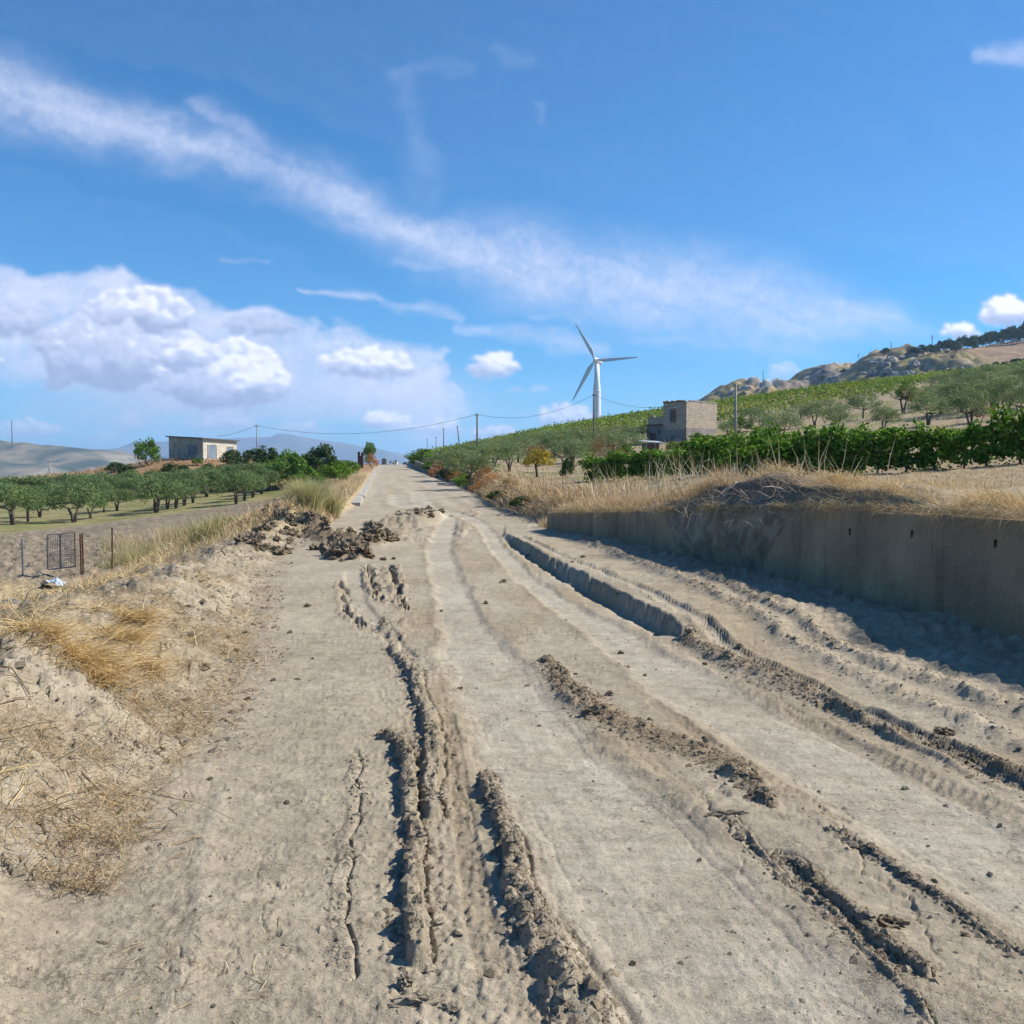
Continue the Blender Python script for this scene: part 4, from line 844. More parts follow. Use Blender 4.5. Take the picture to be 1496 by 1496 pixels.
# ------------------------------------------------------------------ retaining wall, kerb
def wall_top(Y): return np.interp(Y, [-5, 9, 12, 25.2], [1.17, 1.16, 1.12, .53])
def face(name, xf, Y0, Y1, n, zt, zb=-.25, th=.3, parent=None, m=M_wall, seed=0):
    yy = np.linspace(Y0, Y1, n); k = 15; V = []
    for y in yy:
        h = float(zt(y)); xx = xf(y)
        prof = [(0, zb + (h - zb) * j / (k - 3)) for j in range(k - 2)] + [(.03, h + .012), (th, h + .012), ]
        for (dx, z) in prof: V.append((xx + dx, y, z))
    V = np.array(V); kk = k; f = V[:, 0] < 1e9
    nz = .012 * fbm(V[:, 1] * 1.6, V[:, 2] * 2.5, 201 + seed, 4); edge = np.tile(np.arange(kk) < k - 2, n); V[:, 0] -= nz * edge; V[:, 2] += np.where(~edge, .018 * gn(V[:, 1] * 2.5, V[:, 0], 203), 0)
    q = gfaces(n, kk)[:, ::-1]
    cap = []
    V = V.tolist(); 
    for i0 in (0, (n - 1) * kk):
        b = len(V); base = V[i0]; V += [[base[0] + th, base[1], zb]]; 
        for j in range(kk - 1): cap.append((i0 + j, i0 + j + 1, b))
    return ob(name, mesh(name, V, [q, np.array(cap)], m, smooth=False), parent)
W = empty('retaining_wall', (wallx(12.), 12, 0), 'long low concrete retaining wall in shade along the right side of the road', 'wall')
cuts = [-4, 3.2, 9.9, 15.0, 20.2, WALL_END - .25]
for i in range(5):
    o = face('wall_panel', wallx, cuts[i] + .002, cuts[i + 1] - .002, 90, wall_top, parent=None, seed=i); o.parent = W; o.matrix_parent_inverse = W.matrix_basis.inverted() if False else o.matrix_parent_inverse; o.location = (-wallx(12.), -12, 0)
hm_ = MB()
for (px, py) in ((1243, 776), (1334, 779), (1456, 793)):
    d = ray(px, py); k = 6.61 / (d[0] + .2286 * d[1]); P = np.array([0, 0, CAMZ]) + d * k
    MB().tube([(P[0] - .014 - wallx(12.), P[1] - 12, P[2] + .03), (P[0] - .016 - wallx(12.), P[1] - 12.0, P[2] - .05)], [.012, .006], 5).build('weep_hole', M_hole, W)
W2 = face('retaining_wall', lambda y: 1.50 + (y - 27.3) * -.02, 27.3, 32.5, 20, lambda y: .58, seed=9); tag(W2, 'short far piece of concrete wall set back beyond the end of the long one', 'wall')
W3 = face('roadside_wall', lambda y: np.interp(y, EDGE_Y, EDGE_X) - .12, 84, 200, 120, lambda y: zr(y) + np.interp(y, [84, 110, 200], [.25, .7, 1.5]), zb=.2, seed=12); tag(W3, 'low wall with dry grass along the right of the distant climbing road', 'wall')
def kerb(name, side, Y0, Y1, lab, h=.13):
    T = empty(name, (0, 0, 0), lab, 'kerb'); y = Y0; i = 0
    while y < Y1:
        L = 4.8 if y < 110 else 12; y1 = min(y + L, Y1); m = MB(); P = []
        for yy, s in ((y + .03, 0), (y1 - .03, 1)):
            x = xc(yy) - 3.6 + .03 * R.uniform(-1, 1); z = zr(yy) + .02
            P += [(x - .5, yy, z - .3), (x, yy, z - .3), (x - .02, yy, z + h + .03 * R.uniform(-1, 1)), (x - .5, yy, z + h + .02)]
        m.add(P, [(0, 1, 2, 3), (7, 6, 5, 4), (0, 4, 5, 1), (1, 5, 6, 2), (2, 6, 7, 3), (3, 7, 4, 0)]).build('kerb_block', M_conc, T); y = y1; i += 1
kerb('kerb', -1, 44, 190, 'pale concrete kerb along the left edge of the distant road')

# soil slipping over the wall
def spill():
    yy = np.linspace(11.2, 18.3, 190); s = np.linspace(0, 1, 70); SS, YY = np.meshgrid(s, yy)
    a = np.exp(-((YY - 14.9) / 2.0) ** 4) * (.75 + .35 * gn(YY * 1.2, YY * 0, 211)); a = np.clip(a, 0, 1)
    top = wall_top(YY) + .04 + .42 * a
    xw = wallx(YY); low = wall_top(YY) * (1 - np.clip(a * 1.15, 0, 1)) - .02
    X_ = xw + .75 - 1.0 * ss(0, .45, SS) * 1.0 - .12 * a * ss(.3, .8, SS) * 1.2 ; Z_ = np.where(SS < .45, lerp(top, wall_top(YY) + .10 * a, ss(.1, .45, SS)), lerp(wall_top(YY) + .10 * a, low, (SS - .45) / .55))
    X_ = np.where(SS < .45, xw + .75 + (-.10 * a - .72) * (SS / .45), xw + .03 - (.05 + .12 * SS) * a * np.sin(np.clip((SS - .45) / .55, 0, 1) * 2.9 + .25)); 
    c1, c2, ch = wor(YY * 7, SS * 9, 213); X_ -= a * (.05 * fbm(YY * 3, SS * 4, 215, 4) + .06 * (1 - c1) * ch); Z_ += a * .04 * fbm(YY * 3, SS * 5 + 9, 217, 4) * (SS < .6)
    X_ += (a < .12) * .08
    V = np.stack([X_, YY, Z_], -1).reshape(-1, 3); n = fbm(YY * 4, SS * 6, 219, 3)[..., None]
    c = lerp(np.array([.22, .19, .15]), np.array([.33, .285, .215]), ss(-.4, .5, n)).reshape(-1, 3)
    tag(ob('soil_slide', mesh('soil_slide', V, gfaces(190, 70), M_ground, c, True)), 'dark soil with roots slipping down over the middle of the retaining wall', 'soil heap', kind='stuff')
spill()

# ------------------------------------------------------------------ foliage
def leaves(C, rads, n, ls, asp, rg, up=.3, tlo=.7, thi=1.3):
    """leaf quads gathered round clump centres"""
    C = np.array(C); k = rg.integers(0, len(C), n); g = rg.normal(size=(n, 3)); g /= np.linalg.norm(g, axis=1, keepdims=True)
    P = C[k] + g * (np.array(rads)[k][:, None] * rg.uniform(.45, 1.05, (n, 1)) ** .7) * np.array([1, 1, .8])
    nn = g * .8 + rg.normal(size=(n, 3)) * .7 + np.array([0, 0, up]); nn /= np.linalg.norm(nn, axis=1, keepdims=True)
    a = np.cross(nn, rg.normal(size=(n, 3))); a /= np.linalg.norm(a, axis=1, keepdims=True); b = np.cross(nn, a)
    s = ls * rg.uniform(.6, 1.35, (n, 1)); V = np.stack([P - a * s, P + b * s * asp, P + a * s, P - b * s * asp], 1).reshape(-1, 3)
    q = np.arange(4 * n).reshape(n, 4); ct = rg.uniform(.8, 1.2, len(C))[k]; yl = np.where(rg.uniform(0, 1, (n, 1)) < .05, np.array([[2.3, 1.25, 1.]]), 1.); t = yl * (rg.uniform(tlo, thi, n) * ct)[:, None] * np.stack([np.ones(n) * 1., np.ones(n), rg.uniform(.8, 1.2, n)], 1)
    return V, q, np.repeat(t, 4, 0)
def tree_meshes(kind, seed, rx, rz, zc, ncl, cr, nleaf, ls, asp, leafm, stems=2, tr=.13, bark=M_bark, flat=.55, spread=.3, twigs=0):
    rg = np.random.default_rng(seed); C = []; rad = []
    for i in range(ncl):
        th = rg.uniform(0, 6.283); q = rg.uniform(.25, 1) ** .6; ph = rg.uniform(-.35 if flat else -1, 1)
        sq = math.sqrt(max(0, 1 - min(1, abs(ph)) ** 2.2)); lo = 1 + .22 * math.sin(th * 2 + seed) + .12 * math.sin(th * 3 + seed * 2)
        C.append((rx * lo * q * sq * math.cos(th), rx * q * sq * math.sin(th), zc + rz * ph * (.55 + .45 * q) * (1 if ph > 0 else flat + .3))); rad.append(cr * rg.uniform(.65, 1.3))
    V, q, t = leaves(C, rad, nleaf, ls, asp, rg)
    crown = mesh(kind + '_crown', V, q, leafm, t)
    m = MB(); z1 = zc - rz * .55
    base = []
    for s_ in range(stems):
        a = 6.28 * s_ / stems + rg.uniform(0, 1); r0 = tr * (1.2 if stems == 1 else .8); k1 = np.array([math.cos(a), math.sin(a), 0]) * spread
        P = [(k1[0] * .1, k1[1] * .1, -.25), (k1[0] * .35 + rg.normal() * .04, k1[1] * .35, z1 * .45), (k1[0] + rg.normal() * .05, k1[1], z1)]
        m.tube(P, [r0 * 1.3, r0, r0 * .8], 7); base.append(np.array(P[-1]))
    for i in rg.choice(ncl, min(ncl, 6 + twigs), False):
        b0 = base[i % len(base)]; c = np.array(C[i]); mid = b0 * .5 + c * .5 + np.array([0, 0, -.12]) + rg.normal(size=3) * .08
        m.tube([b0, mid, c], [tr * .5, tr * .3, tr * .1], 5, False)
    for i in range(twigs * 4):
        c = np.array(C[i % ncl]); b0 = base[i % len(base)] * .3 + c * .7; m.tube([b0, c + rg.normal(size=3) * cr], [tr * .15, tr * .05], 3, False)
    trunk = mesh(kind + '_trunk', np.concatenate(m.v), [m.q, m.t], bark, smooth=True)
    return trunk, crown
VAR = {}
VAR['olive'] = [tree_meshes('olive', 10 + i, 1.8, 1.1, 1.8, 38, .58, 3900, .085, .34, M_olive, 2 + i % 2, .11, spread=.3) for i in range(5)]
VAR['olive_green'] = [tree_meshes('olive', 15 + i, 1.85, 1.15, 1.75, 38, .6, 3400, .095, .38, M_oliveg, 2 + i % 2, .12, spread=.3) for i in range(4)]
VAR['olive_far'] = [tree_meshes('olive', 20 + i, 1.85, 1.1, 1.7, 30, .64, 1800, .14, .42, M_oliveg, 2, .11) for i in range(3)]
VAR['shrub'] = [tree_meshes('shrub', 30 + i, 1.5, 1.35, 1.35, 30, .55, 2300, .12, .55, M_green, 3, .06, flat=1) for i in range(3)]
VAR['dark'] = [tree_meshes('shrub', 40 + i, 1.5, 1.4, 1.4, 30, .55, 2300, .13, .6, M_dark, 3, .07, flat=1) for i in range(2)]
VAR['yellow'] = [tree_meshes('yellow', 50, 1.35, .85, 1.65, 30, .45, 2300, .085, .6, M_yellow, 1, .09)]
VAR['dead'] = [tree_meshes('dead', 60 + i, 1.35, 1.1, 1.5, 34, .42, 2000, .055, .4, M_dead, 4, .045, M_twig, 1, .4, 22) for i in range(2)]
VAR['rust'] = [tree_meshes('rust', 65, 1.2, .9, .9, 20, .4, 1300, .07, .5, M_rust, 4, .03, M_twig, 1, .3, 10)]
VAR['almond'] = [tree_meshes('almond', 70, 1.6, 1.7, 2.6, 24, .5, 1500, .09, .5, M_green, 2, .14, twigs=12)]
VAR['pine'] = [tree_meshes('pine', 80 + i, 2.6, 2.9, 3.0, 30, 1.1, 1300, .34, .5, M_dark, 1, .2, flat=1.0) for i in range(3)]
def plant(kind, p, h, wd, label, cat='tree', nm='olive_tree', grp=None, tilt=0, H0=None):
    tr, cr = R.choice(VAR[kind]); H0 = H0 or {'olive': 3.2, 'olive_green': 3.2, 'olive_far': 3.2, 'shrub': 3.0, 'dark': 3.2, 'yellow': 2.7, 'dead': 2.9, 'rust': 1.9, 'almond': 4.5, 'pine': 6.4}[kind]
    W0 = {'olive': 4.1, 'olive_green': 4.1, 'olive_far': 4.3, 'shrub': 3.6, 'dark': 3.6, 'yellow': 3.2, 'dead': 3.2, 'rust': 2.9, 'almond': 4.0, 'pine': 6.0}[kind]
    sc = (wd / W0, wd / W0, h / H0)
    T = empty(nm, p, label, cat, grp, R.uniform(0, 6.28), sc); ob('trunk', tr, T); ob('crown', cr, T); return T
# left orchard
front = [(19, 767, 52, 62), (41, 762, 44, 46), (58, 756, 40, 40), (108, 763, 50, 66), (132, 758, 46, 44), (152, 749, 36, 36), (171, 746, 38, 44), (228, 749, 46, 62), (244, 744, 42, 44), (257, 743, 40, 40), (269, 739, 36, 40), (282, 735, 40, 38), (302, 726, 36, 44), (345, 737, 42, 46), (357, 731, 42, 46), (369, 727, 38, 40), (382, 722, 36, 40), (392, 717, 34, 40)]
rows = [(front, 'front')]
for nm_, y0, y1, n, dx, h in (('second', 742, 713, 16, 26, 32), ('third', 727, 706, 16, 26, 26), ('rearmost', 716, 701, 17, 25, 19)):
    rows.append(([(-4 + dx * i + R.uniform(-7, 7), lerp(y0, y1, i / (n - 1)) + R.uniform(-1.5, 1.5), h * R.uniform(.9, 1.12), max(30, h * R.uniform(1.25, 1.6))) for i in range(n)], nm_))
for lst, nm_ in rows:
    for i, (px, py, h, wd) in enumerate(sorted(lst)):
        p = hit(px, py, 30); s = p[1] / F
        plant('olive_green' if nm_ in ('front', 'second') else 'olive_far', p, max(1.5, min(4.2, h * s * R.uniform(.85, 1.15) * (1.08 if nm_ != 'rearmost' else .9))), max(3.0, min(7, wd * s * 1.35)), f'olive tree, {ORD[i + 1]} from the left in the {nm_} row of the left orchard', grp='olive trees in the left orchard')
# shrubs on and below the knoll
for kind, px, py, h, wd, lab, nm, ct in [
    ('shrub', 20, 690, 20, 34, 'bright green shrub on the field edge at far left', 'shrub', 'shrub'), ('shrub', 40, 697, 12, 26, 'low yellow-green bush right of the far left shrub', 'shrub', 'bush'),
    ('dark', 92, 686, 22, 34, 'dark green tree on the low rise left of the knoll', 'dark_tree', 'tree'), ('dark', 112, 685, 17, 26, 'smaller dark tree touching the one left of the knoll', 'dark_tree', 'tree'),
    ('shrub', 138, 682, 12, 22, 'small green bush between the dark trees and the knoll shrubs', 'shrub', 'bush'), ('almond', 200, 672, 34, 34, 'tall spiky tree at the left end of the knoll', 'tree', 'tree'), ('shrub', 214, 680, 36, 38, 'round bright green tree below the spiky one on the knoll', 'tree', 'tree'),
    ('almond', 243, 668, 34, 28, 'leafy tree against the left end of the farm building', 'tree', 'tree'), ('olive', 293, 668, 20, 30, 'small umbrella-shaped olive tree in front of the farm building', 'olive_tree', 'tree'),
    ('dark', 185, 700, 20, 32, 'dark shrub on the slope under the spiky tree', 'shrub', 'shrub'), ('dark', 248, 697, 20, 28, 'dark shrub on the earth slope under the farm building', 'shrub', 'shrub'), ('shrub', 288, 680, 10, 16, 'small pale bush clinging to the slope below the building', 'shrub', 'bush'), ('dark', 305, 694, 16, 20, 'dark bush on the slope right below the umbrella olive', 'shrub', 'bush'),
    ('dark', 342, 688, 26, 32, 'dark bush below the right corner of the farm building', 'shrub', 'shrub'), ('shrub', 362, 668, 20, 34, 'green shrub between the farm building and the utility pole', 'shrub', 'shrub'), ('dark', 372, 684, 24, 30, 'dark round shrub just below the thin utility pole', 'shrub', 'shrub'), ('dark', 392, 688, 30, 36, 'dark green shrub right of the utility pole', 'shrub', 'shrub'),
    ('shrub', 408, 700, 26, 40, 'green bush where the olive rows meet the road verge', 'shrub', 'bush'), ('shrub', 492, 706, 26, 40, 'green bush right of the dark tree by the verge', 'shrub', 'bush'), ('shrub', 455, 722, 34, 40, 'bright bush directly behind the tall grass clump', 'shrub', 'bush'), ('shrub', 420, 684, 18, 36, 'green bush on the knoll right of the utility pole shrubs', 'shrub', 'bush'), ('dark', 168, 690, 14, 26, 'small dark bush at the left foot of the knoll', 'shrub', 'bush'), ('dark', 268, 692, 12, 18, 'tiny dark bush mid-slope under the farm building', 'shrub', 'bush'), ('dead', 225, 698, 12, 24, 'brown dry shrub on the knoll slope', 'dry_bush', 'shrub'), ('rust', 322, 692, 12, 22, 'rusty dry bush under the umbrella olive', 'dry_bush', 'bush'),
    ('shrub', 425, 712, 44, 52, 'bright green shrub at the right end of the left orchard', 'shrub', 'shrub'), ('shrub', 448, 705, 34, 40, 'green bush between the bright shrub and the dark one', 'shrub', 'shrub'), ('dark', 470, 706, 48, 44, 'dark green tree standing left of the rusty posts', 'dark_tree', 'tree'), ('shrub', 440, 735, 34, 36, 'green bush at the foot of the verge beside the grass clump', 'shrub', 'bush'),
    ('shrub', 500, 690, 15, 34, 'low green bush left of the rusty posts', 'shrub', 'bush'), ('shrub', 512, 696, 18, 30, 'low yellow-green bush on the verge below the rusty posts', 'shrub', 'bush'),
    ('shrub', 540, 682, 30, 17, 'slender small tree on the left verge near the road crest', 'small_tree', 'tree'), ('rust', 543, 685, 18, 20, 'orange-brown bush beside the slender tree near the crest', 'shrub', 'bush')]:
    p = hit(px, py, 60); s = p[1] / F; q = 1.25 if px > 340 else 1.12; plant(kind, p, h * s * q, wd * s * q, lab, ct, nm)
# right slope
for kind, px, py, h, wd, lab, nm, ct in [
    ('olive', 690, 712, 48, 64, 'big silvery olive bush on the bank beside the distant road', 'olive_tree', 'tree'), ('olive', 664, 697, 34, 52, 'olive bush further up the bank beside the road', 'olive_tree', 'tree'), ('olive', 645, 688, 24, 40, 'smaller olive bush near the top of the right bank', 'olive_tree', 'tree'), ('shrub', 618, 680, 22, 40, 'yellow-green reeds at the top of the bank right of the road crest', 'reed_clump', 'shrub'), ('shrub', 608, 682, 16, 20, 'low reed clump left of the taller reeds at the crest', 'reed_clump', 'shrub'),
    ('olive', 714, 690, 38, 50, 'olive tree behind the big olive bush near the road', 'olive_tree', 'tree'), ('olive', 744, 690, 40, 46, 'dark-stemmed olive tree left of the yellow tree', 'olive_tree', 'tree'), ('olive', 728, 672, 26, 46, 'olive tree on the rise above the dark-stemmed one', 'olive_tree', 'tree'), ('dead', 786, 682, 30, 40, 'brownish half-dead tree right behind the yellow tree', 'bare_tree', 'tree'),
    ('yellow', 785, 698, 38, 44, 'small tree with yellow-orange leaves on the open slope', 'yellow_tree', 'tree'), ('olive', 826, 690, 46, 56, 'large olive tree between the yellow tree and the bare brown one', 'olive_tree', 'tree'), ('dark', 829, 700, 32, 22, 'dark narrow bush under the large olive tree', 'shrub', 'bush'), ('olive', 810, 668, 32, 50, 'olive tree above and left of the large one', 'olive_tree', 'tree'), ('olive', 850, 665, 34, 50, 'olive tree behind the bare brown tree', 'olive_tree', 'tree'),
    ('olive', 770, 665, 24, 44, 'olive tree high above the yellow tree', 'olive_tree', 'tree'), ('olive', 880, 655, 28, 46, 'olive tree under the bright hill vines right of the turbine', 'olive_tree', 'tree'), ('olive', 906, 650, 26, 44, 'olive tree between turbine pole and ruined house', 'olive_tree', 'tree'), ('olive', 930, 648, 24, 40, 'olive tree just left of the ruined house annex', 'olive_tree', 'tree'), ('olive', 700, 664, 20, 44, 'low olive tree near the dark utility pole', 'olive_tree', 'tree'), ('olive', 740, 655, 14, 40, 'far small olive tree below the grey flat roof', 'olive_tree', 'tree'),
    ('olive', 850, 645, 20, 46, 'far olive tree below the foot of the turbine', 'olive_tree', 'tree'), ('olive', 800, 650, 20, 44, 'far olive tree left of the turbine pole', 'olive_tree', 'tree'),
    ('dead', 880, 694, 52, 46, 'bare reddish-brown tree standing behind the dry stalks', 'bare_tree', 'tree'), ('dead', 903, 690, 30, 34, 'lower bare brown shrub right of the bare tree', 'bare_tree', 'shrub'), ('rust', 712, 716, 30, 30, 'orange dry bush beside the bank of the road', 'dry_bush', 'bush'), ('rust', 640, 702, 24, 26, 'brown dry bush hanging on the bank near the crest', 'dry_bush', 'bush'), ('dark', 764, 744, 20, 46, 'dark green bush in shade at the foot of the right bank', 'shrub', 'bush'), ('dark', 728, 734, 16, 34, 'smaller dark bush left of the shaded one on the right bank', 'shrub', 'bush'),
    ('shrub', 912, 672, 24, 34, 'yellow-green bush left of the tin-roofed hut', 'shrub', 'bush'), ('shrub', 986, 662, 18, 30, 'green weeds in front of the ruined house', 'shrub', 'bush'), ('shrub', 1020, 655, 24, 26, 'bright green climber against the lit wall of the ruined house', 'climbing_plant', 'plant'), ('shrub', 1034, 652, 14, 26, 'low green bush at the right corner of the ruined house', 'shrub', 'bush'),
    ('shrub', 1080, 632, 24, 46, 'green bush around the base of the concrete pole', 'shrub', 'bush'), ('olive', 1064, 640, 26, 34, 'grey-green bush between ruined house and concrete pole', 'shrub', 'bush'), ('dead', 1068, 664, 26, 30, 'bare brown shrub below the concrete pole', 'bare_tree', 'shrub'), ('shrub', 1102, 646, 16, 28, 'round green bush between the pole and the nearest olive', 'shrub', 'bush'),
    ('olive', 1143, 647, 44, 60, 'nearest lone olive tree right of the concrete pole', 'olive_tree', 'tree'), ('olive', 1112, 628, 24, 34, 'olive tree up behind the nearest lone olive', 'olive_tree', 'tree'), ('olive', 1190, 622, 32, 44, 'dark round olive tree on the dry terrace', 'olive_tree', 'tree'), ('olive', 1223, 632, 38, 46, 'olive tree right of the dark round one', 'olive_tree', 'tree'), ('olive', 1261, 612, 34, 48, 'flat-topped olive tree high on the dry terrace', 'olive_tree', 'tree'), ('olive', 1290, 632, 38, 44, 'small olive tree with a leaning trunk on bare soil', 'olive_tree', 'tree'),
    ('almond', 1320, 605, 50, 46, 'tall brownish tree with dark trunk among the right olives', 'tree', 'tree'), ('yellow', 1342, 600, 30, 40, 'yellow-green bush right of the tall brownish tree', 'shrub', 'bush'), ('olive', 1356, 622, 42, 58, 'spreading olive tree right of the tall brownish tree', 'olive_tree', 'tree'), ('olive', 1418, 628, 58, 62, 'large olive tree with a reddish dead side', 'olive_tree', 'tree'), ('dead', 1432, 622, 40, 34, 'reddish dead branches beside the large olive tree', 'bare_tree', 'shrub'),
    ('olive', 1470, 610, 56, 60, 'big olive tree near the right edge of the picture', 'olive_tree', 'tree'), ('olive', 1490, 616, 52, 50, 'olive tree cut by the right edge of the picture', 'olive_tree', 'tree'), ('olive', 1392, 590, 36, 54, 'olive tree behind the spreading one', 'olive_tree', 'tree'), ('olive', 1430, 585, 40, 54, 'olive tree behind the large reddish-sided one', 'olive_tree', 'tree'), ('olive', 1380, 572, 26, 50, 'highest olive tree left of the upper cluster', 'olive_tree', 'tree'), ('olive', 1480, 575, 36, 60, 'upper olive tree at the right edge', 'olive_tree', 'tree'), ('olive', 1450, 562, 28, 50, 'topmost olive tree under the brown slope', 'olive_tree', 'tree'), ('olive', 1530, 590, 50, 60, 'olive tree outside the right edge', 'olive_tree', 'tree'),
    ('olive', 676, 684, 26, 50, 'olive tree on the bank between the big olive bush and the crest', 'olive_tree', 'tree'), ('olive', 702, 676, 26, 50, 'olive tree just above the big olive bush on the bank', 'olive_tree', 'tree'), ('olive', 722, 682, 30, 46, 'olive tree crowding the left side of the dark-stemmed one', 'olive_tree', 'tree'), ('olive', 757, 676, 28, 50, 'olive tree between the yellow tree and the dark-stemmed one', 'olive_tree', 'tree'), ('olive', 792, 656, 24, 52, 'olive tree on the upper slope above the half-dead tree', 'olive_tree', 'tree'), ('olive', 836, 676, 32, 56, 'broad olive tree touching the large one from behind', 'olive_tree', 'tree'), ('olive', 862, 678, 32, 50, 'olive tree left of the bare reddish-brown tree', 'olive_tree', 'tree'), ('olive', 820, 652, 22, 50, 'olive tree high on the slope left of the turbine pole', 'olive_tree', 'tree'), ('olive', 760, 652, 18, 44, 'small far olive tree under the vineyard edge', 'olive_tree', 'tree'), ('olive', 722, 660, 18, 44, 'small far olive tree beneath the utility pole on the crest', 'olive_tree', 'tree'), ('olive', 895, 664, 28, 50, 'olive tree rising over the bare reddish-brown tree', 'olive_tree', 'tree'), ('olive', 918, 660, 26, 46, 'olive tree over the yellow-green bush by the hut', 'olive_tree', 'tree'), ('olive', 680, 668, 18, 40, 'small far olive tree near the leaning pole', 'olive_tree', 'tree'), ('olive', 654, 680, 22, 40, 'low olive tree above the brown dry bush', 'olive_tree', 'tree'), ('olive', 1170, 612, 20, 40, 'small far olive tree on the terrace left of the flat-topped one', 'olive_tree', 'tree'), ('olive', 1375, 606, 40, 60, 'broad olive tree between the spreading and the large one', 'olive_tree', 'tree'), ('olive', 1405, 602, 44, 60, 'tall olive tree filling the gap above the large one', 'olive_tree', 'tree'), ('olive', 1450, 600, 46, 60, 'olive tree left of the big right-edge olive', 'olive_tree', 'tree'), ('olive', 1412, 566, 26, 54, 'olive tree along the top edge of the right cluster', 'olive_tree', 'tree'), ('olive', 1498, 560, 30, 60, 'olive tree at the upper right corner of the orchard', 'olive_tree', 'tree'), ('olive', 1362, 590, 28, 44, 'olive tree peeping over the yellow-green bush', 'olive_tree', 'tree'), ('olive', 1098, 616, 20, 36, 'far olive tree just right of the concrete pole top', 'olive_tree', 'tree'), ('olive', 1210, 600, 16, 34, 'tiny far olive tree under the vineyard strip', 'olive_tree', 'tree'), 
    ('rust', 668, 708, 22, 26, 'orange-brown bush on the bank edge beside the big olive bush', 'dry_bush', 'bush'), ('shrub', 680, 715, 22, 30, 'green bush at the road edge under the big olive bush', 'shrub', 'bush'), ('dark', 652, 704, 18, 26, 'dark bush on the bank left of the orange-brown one', 'shrub', 'bush'), ('shrub', 630, 690, 16, 30, 'green bush on the bank near the crest reeds', 'shrub', 'bush'), ('dead', 742, 718, 18, 34, 'dry grey shrub on top of the right bank', 'dry_bush', 'shrub'), ('rust', 700, 724, 20, 26, 'dry orange tuft low on the right bank', 'dry_bush', 'bush'), ('dark', 940, 682, 12, 26, 'dark bush below the tin-roofed hut', 'shrub', 'bush'), ('shrub', 1046, 660, 14, 30, 'green bush left of the bare shrub below the pole', 'shrub', 'bush'), ('shrub', 960, 676, 12, 24, 'low green bush between hut and vines', 'shrub', 'bush'),
    ('dead', 1304, 652, 22, 26, 'small red dry shrub behind the leafy vine row', 'dry_bush', 'shrub'), ('shrub', 1245, 634, 8, 16, 'tiny green weed patch between the terrace olives', 'shrub', 'bush')]:
    p = hit(px, py, 28); s = p[1] / F; q = 1.0 if (ct in ('bush', 'plant') and px > 760) else (1.28 if px < 950 else 1.2); plant(kind, p, h * s * (q * .5 + .5), wd * s * q, lab, ct, nm)
# pines along the hilltop and bushes on the rocks
from mathutils.bvhtree import BVHTree
BV = [BVHTree.FromPolygons(V.tolist(), Fq.tolist()) for n_, V, Fq in RIDGES if 'rocky' in n_]
def hhit(px, py, Yd):
    for k in range(14):                                   # step down until the line of sight meets the hill
        d = Vector(ray(px, py + k)); best = None
        for b_ in BV:
            loc = b_.ray_cast(Vector((0, 0, CAMZ)), d.normalized())[0]
            if loc is not None and (best is None or loc.y < best.y): best = loc
        if best is not None: return np.array(best)
    return at(px, py, Yd)
for i in range(34):
    px = 1336 + i * 5.2 + R.uniform(-1.5, 1.5); top = np.interp(px, [1335, 1400, 1450, 1496, 1530], [507, 495, 484, 472, 462]) + R.uniform(-3, 3); base = np.interp(px, [1335, 1400, 1450, 1496, 1530], [517, 514, 506, 500, 495]); Yp = 620
    b = hhit(px, base + 1 - R.uniform(0, 6), Yp) - np.array([0, 0, .5]); Yp = b[1]; h = (base - top + 2) * Yp / F * .85
    plant('pine', b, h, R.uniform(4.5, 7), f'dark pine, {ORD[i + 1] if i < 17 else ORD[34 - i]} from the {"left" if i < 17 else "right"} on the hilltop above the brown field', 'tree', 'pine_tree', 'dark pines along the hilltop')
for px, py, h, wd, lab in [(1293, 517, 9, 19, 'dark flat tree on the summit of the rocky hill'), (1232, 545, 7, 11, 'dark bush at the left foot of the upper crags'), (1085, 578, 6, 12, 'dark bush on the left rocky hill'), (1200, 556, 8, 14, 'dark bush in the cleft between both rocky hills'), (1325, 519, 4, 8, 'tiny bush right of the rocky summit')]:
    Yp = 612 if px > 1225 else 780; b = hhit(px, py, Yp); Yp = b[1]; plant('dark', b, h * Yp / F, wd * Yp / F, lab, 'bush', 'hill_bush')
for i in range(26):
    px = 1372 + i * 6.5 + R.uniform(-3, 3); py = np.interp(px, [1372, 1440, 1496, 1560], [552, 540, 530, 520]) + R.uniform(-4, 5); Yp = 330 + R.uniform(0, 120)
    b = at(px, py, Yp); plant('dark', b - np.array([0, 0, .3]), 8 * Yp / F, R.uniform(10, 16) * Yp / F, f'dark scrub bush, {ORD[i + 1]} from the left on the slope above the right olives', 'bush', 'hill_bush', 'scrub bushes on the slope above the right olives')
# rock outcrops
def rock_mesh(seed, n=14):
    rg = np.random.default_rng(seed); th = np.linspace(0, 6.2832, n, endpoint=False); ph = np.linspace(-.5, 1.5708, 8); V = []
    for p in ph:
        for t in th:
            d = np.array([math.cos(t) * math.cos(p), math.sin(t) * math.cos(p), math.sin(p)]); V.append(d)
    V = np.array(V); r = 1 + .35 * fbm(V[:, 0] * 2.2 + seed, V[:, 1] * 2.2 + V[:, 2] * 1.7, seed, 4); c1, _, ch = wor(V[:, 0] * 2 + V[:, 2], V[:, 1] * 2 - V[:, 2], seed + 3); r += .25 * (ch - .5)
    V = V * r[:, None] * np.array([1, .8, .75]); q = [(i * n + j, i * n + (j + 1) % n, (i + 1) * n + (j + 1) % n, (i + 1) * n + j) for i in range(7) for j in range(n)]
    return mesh('rock', V, np.array(q), M_rock)
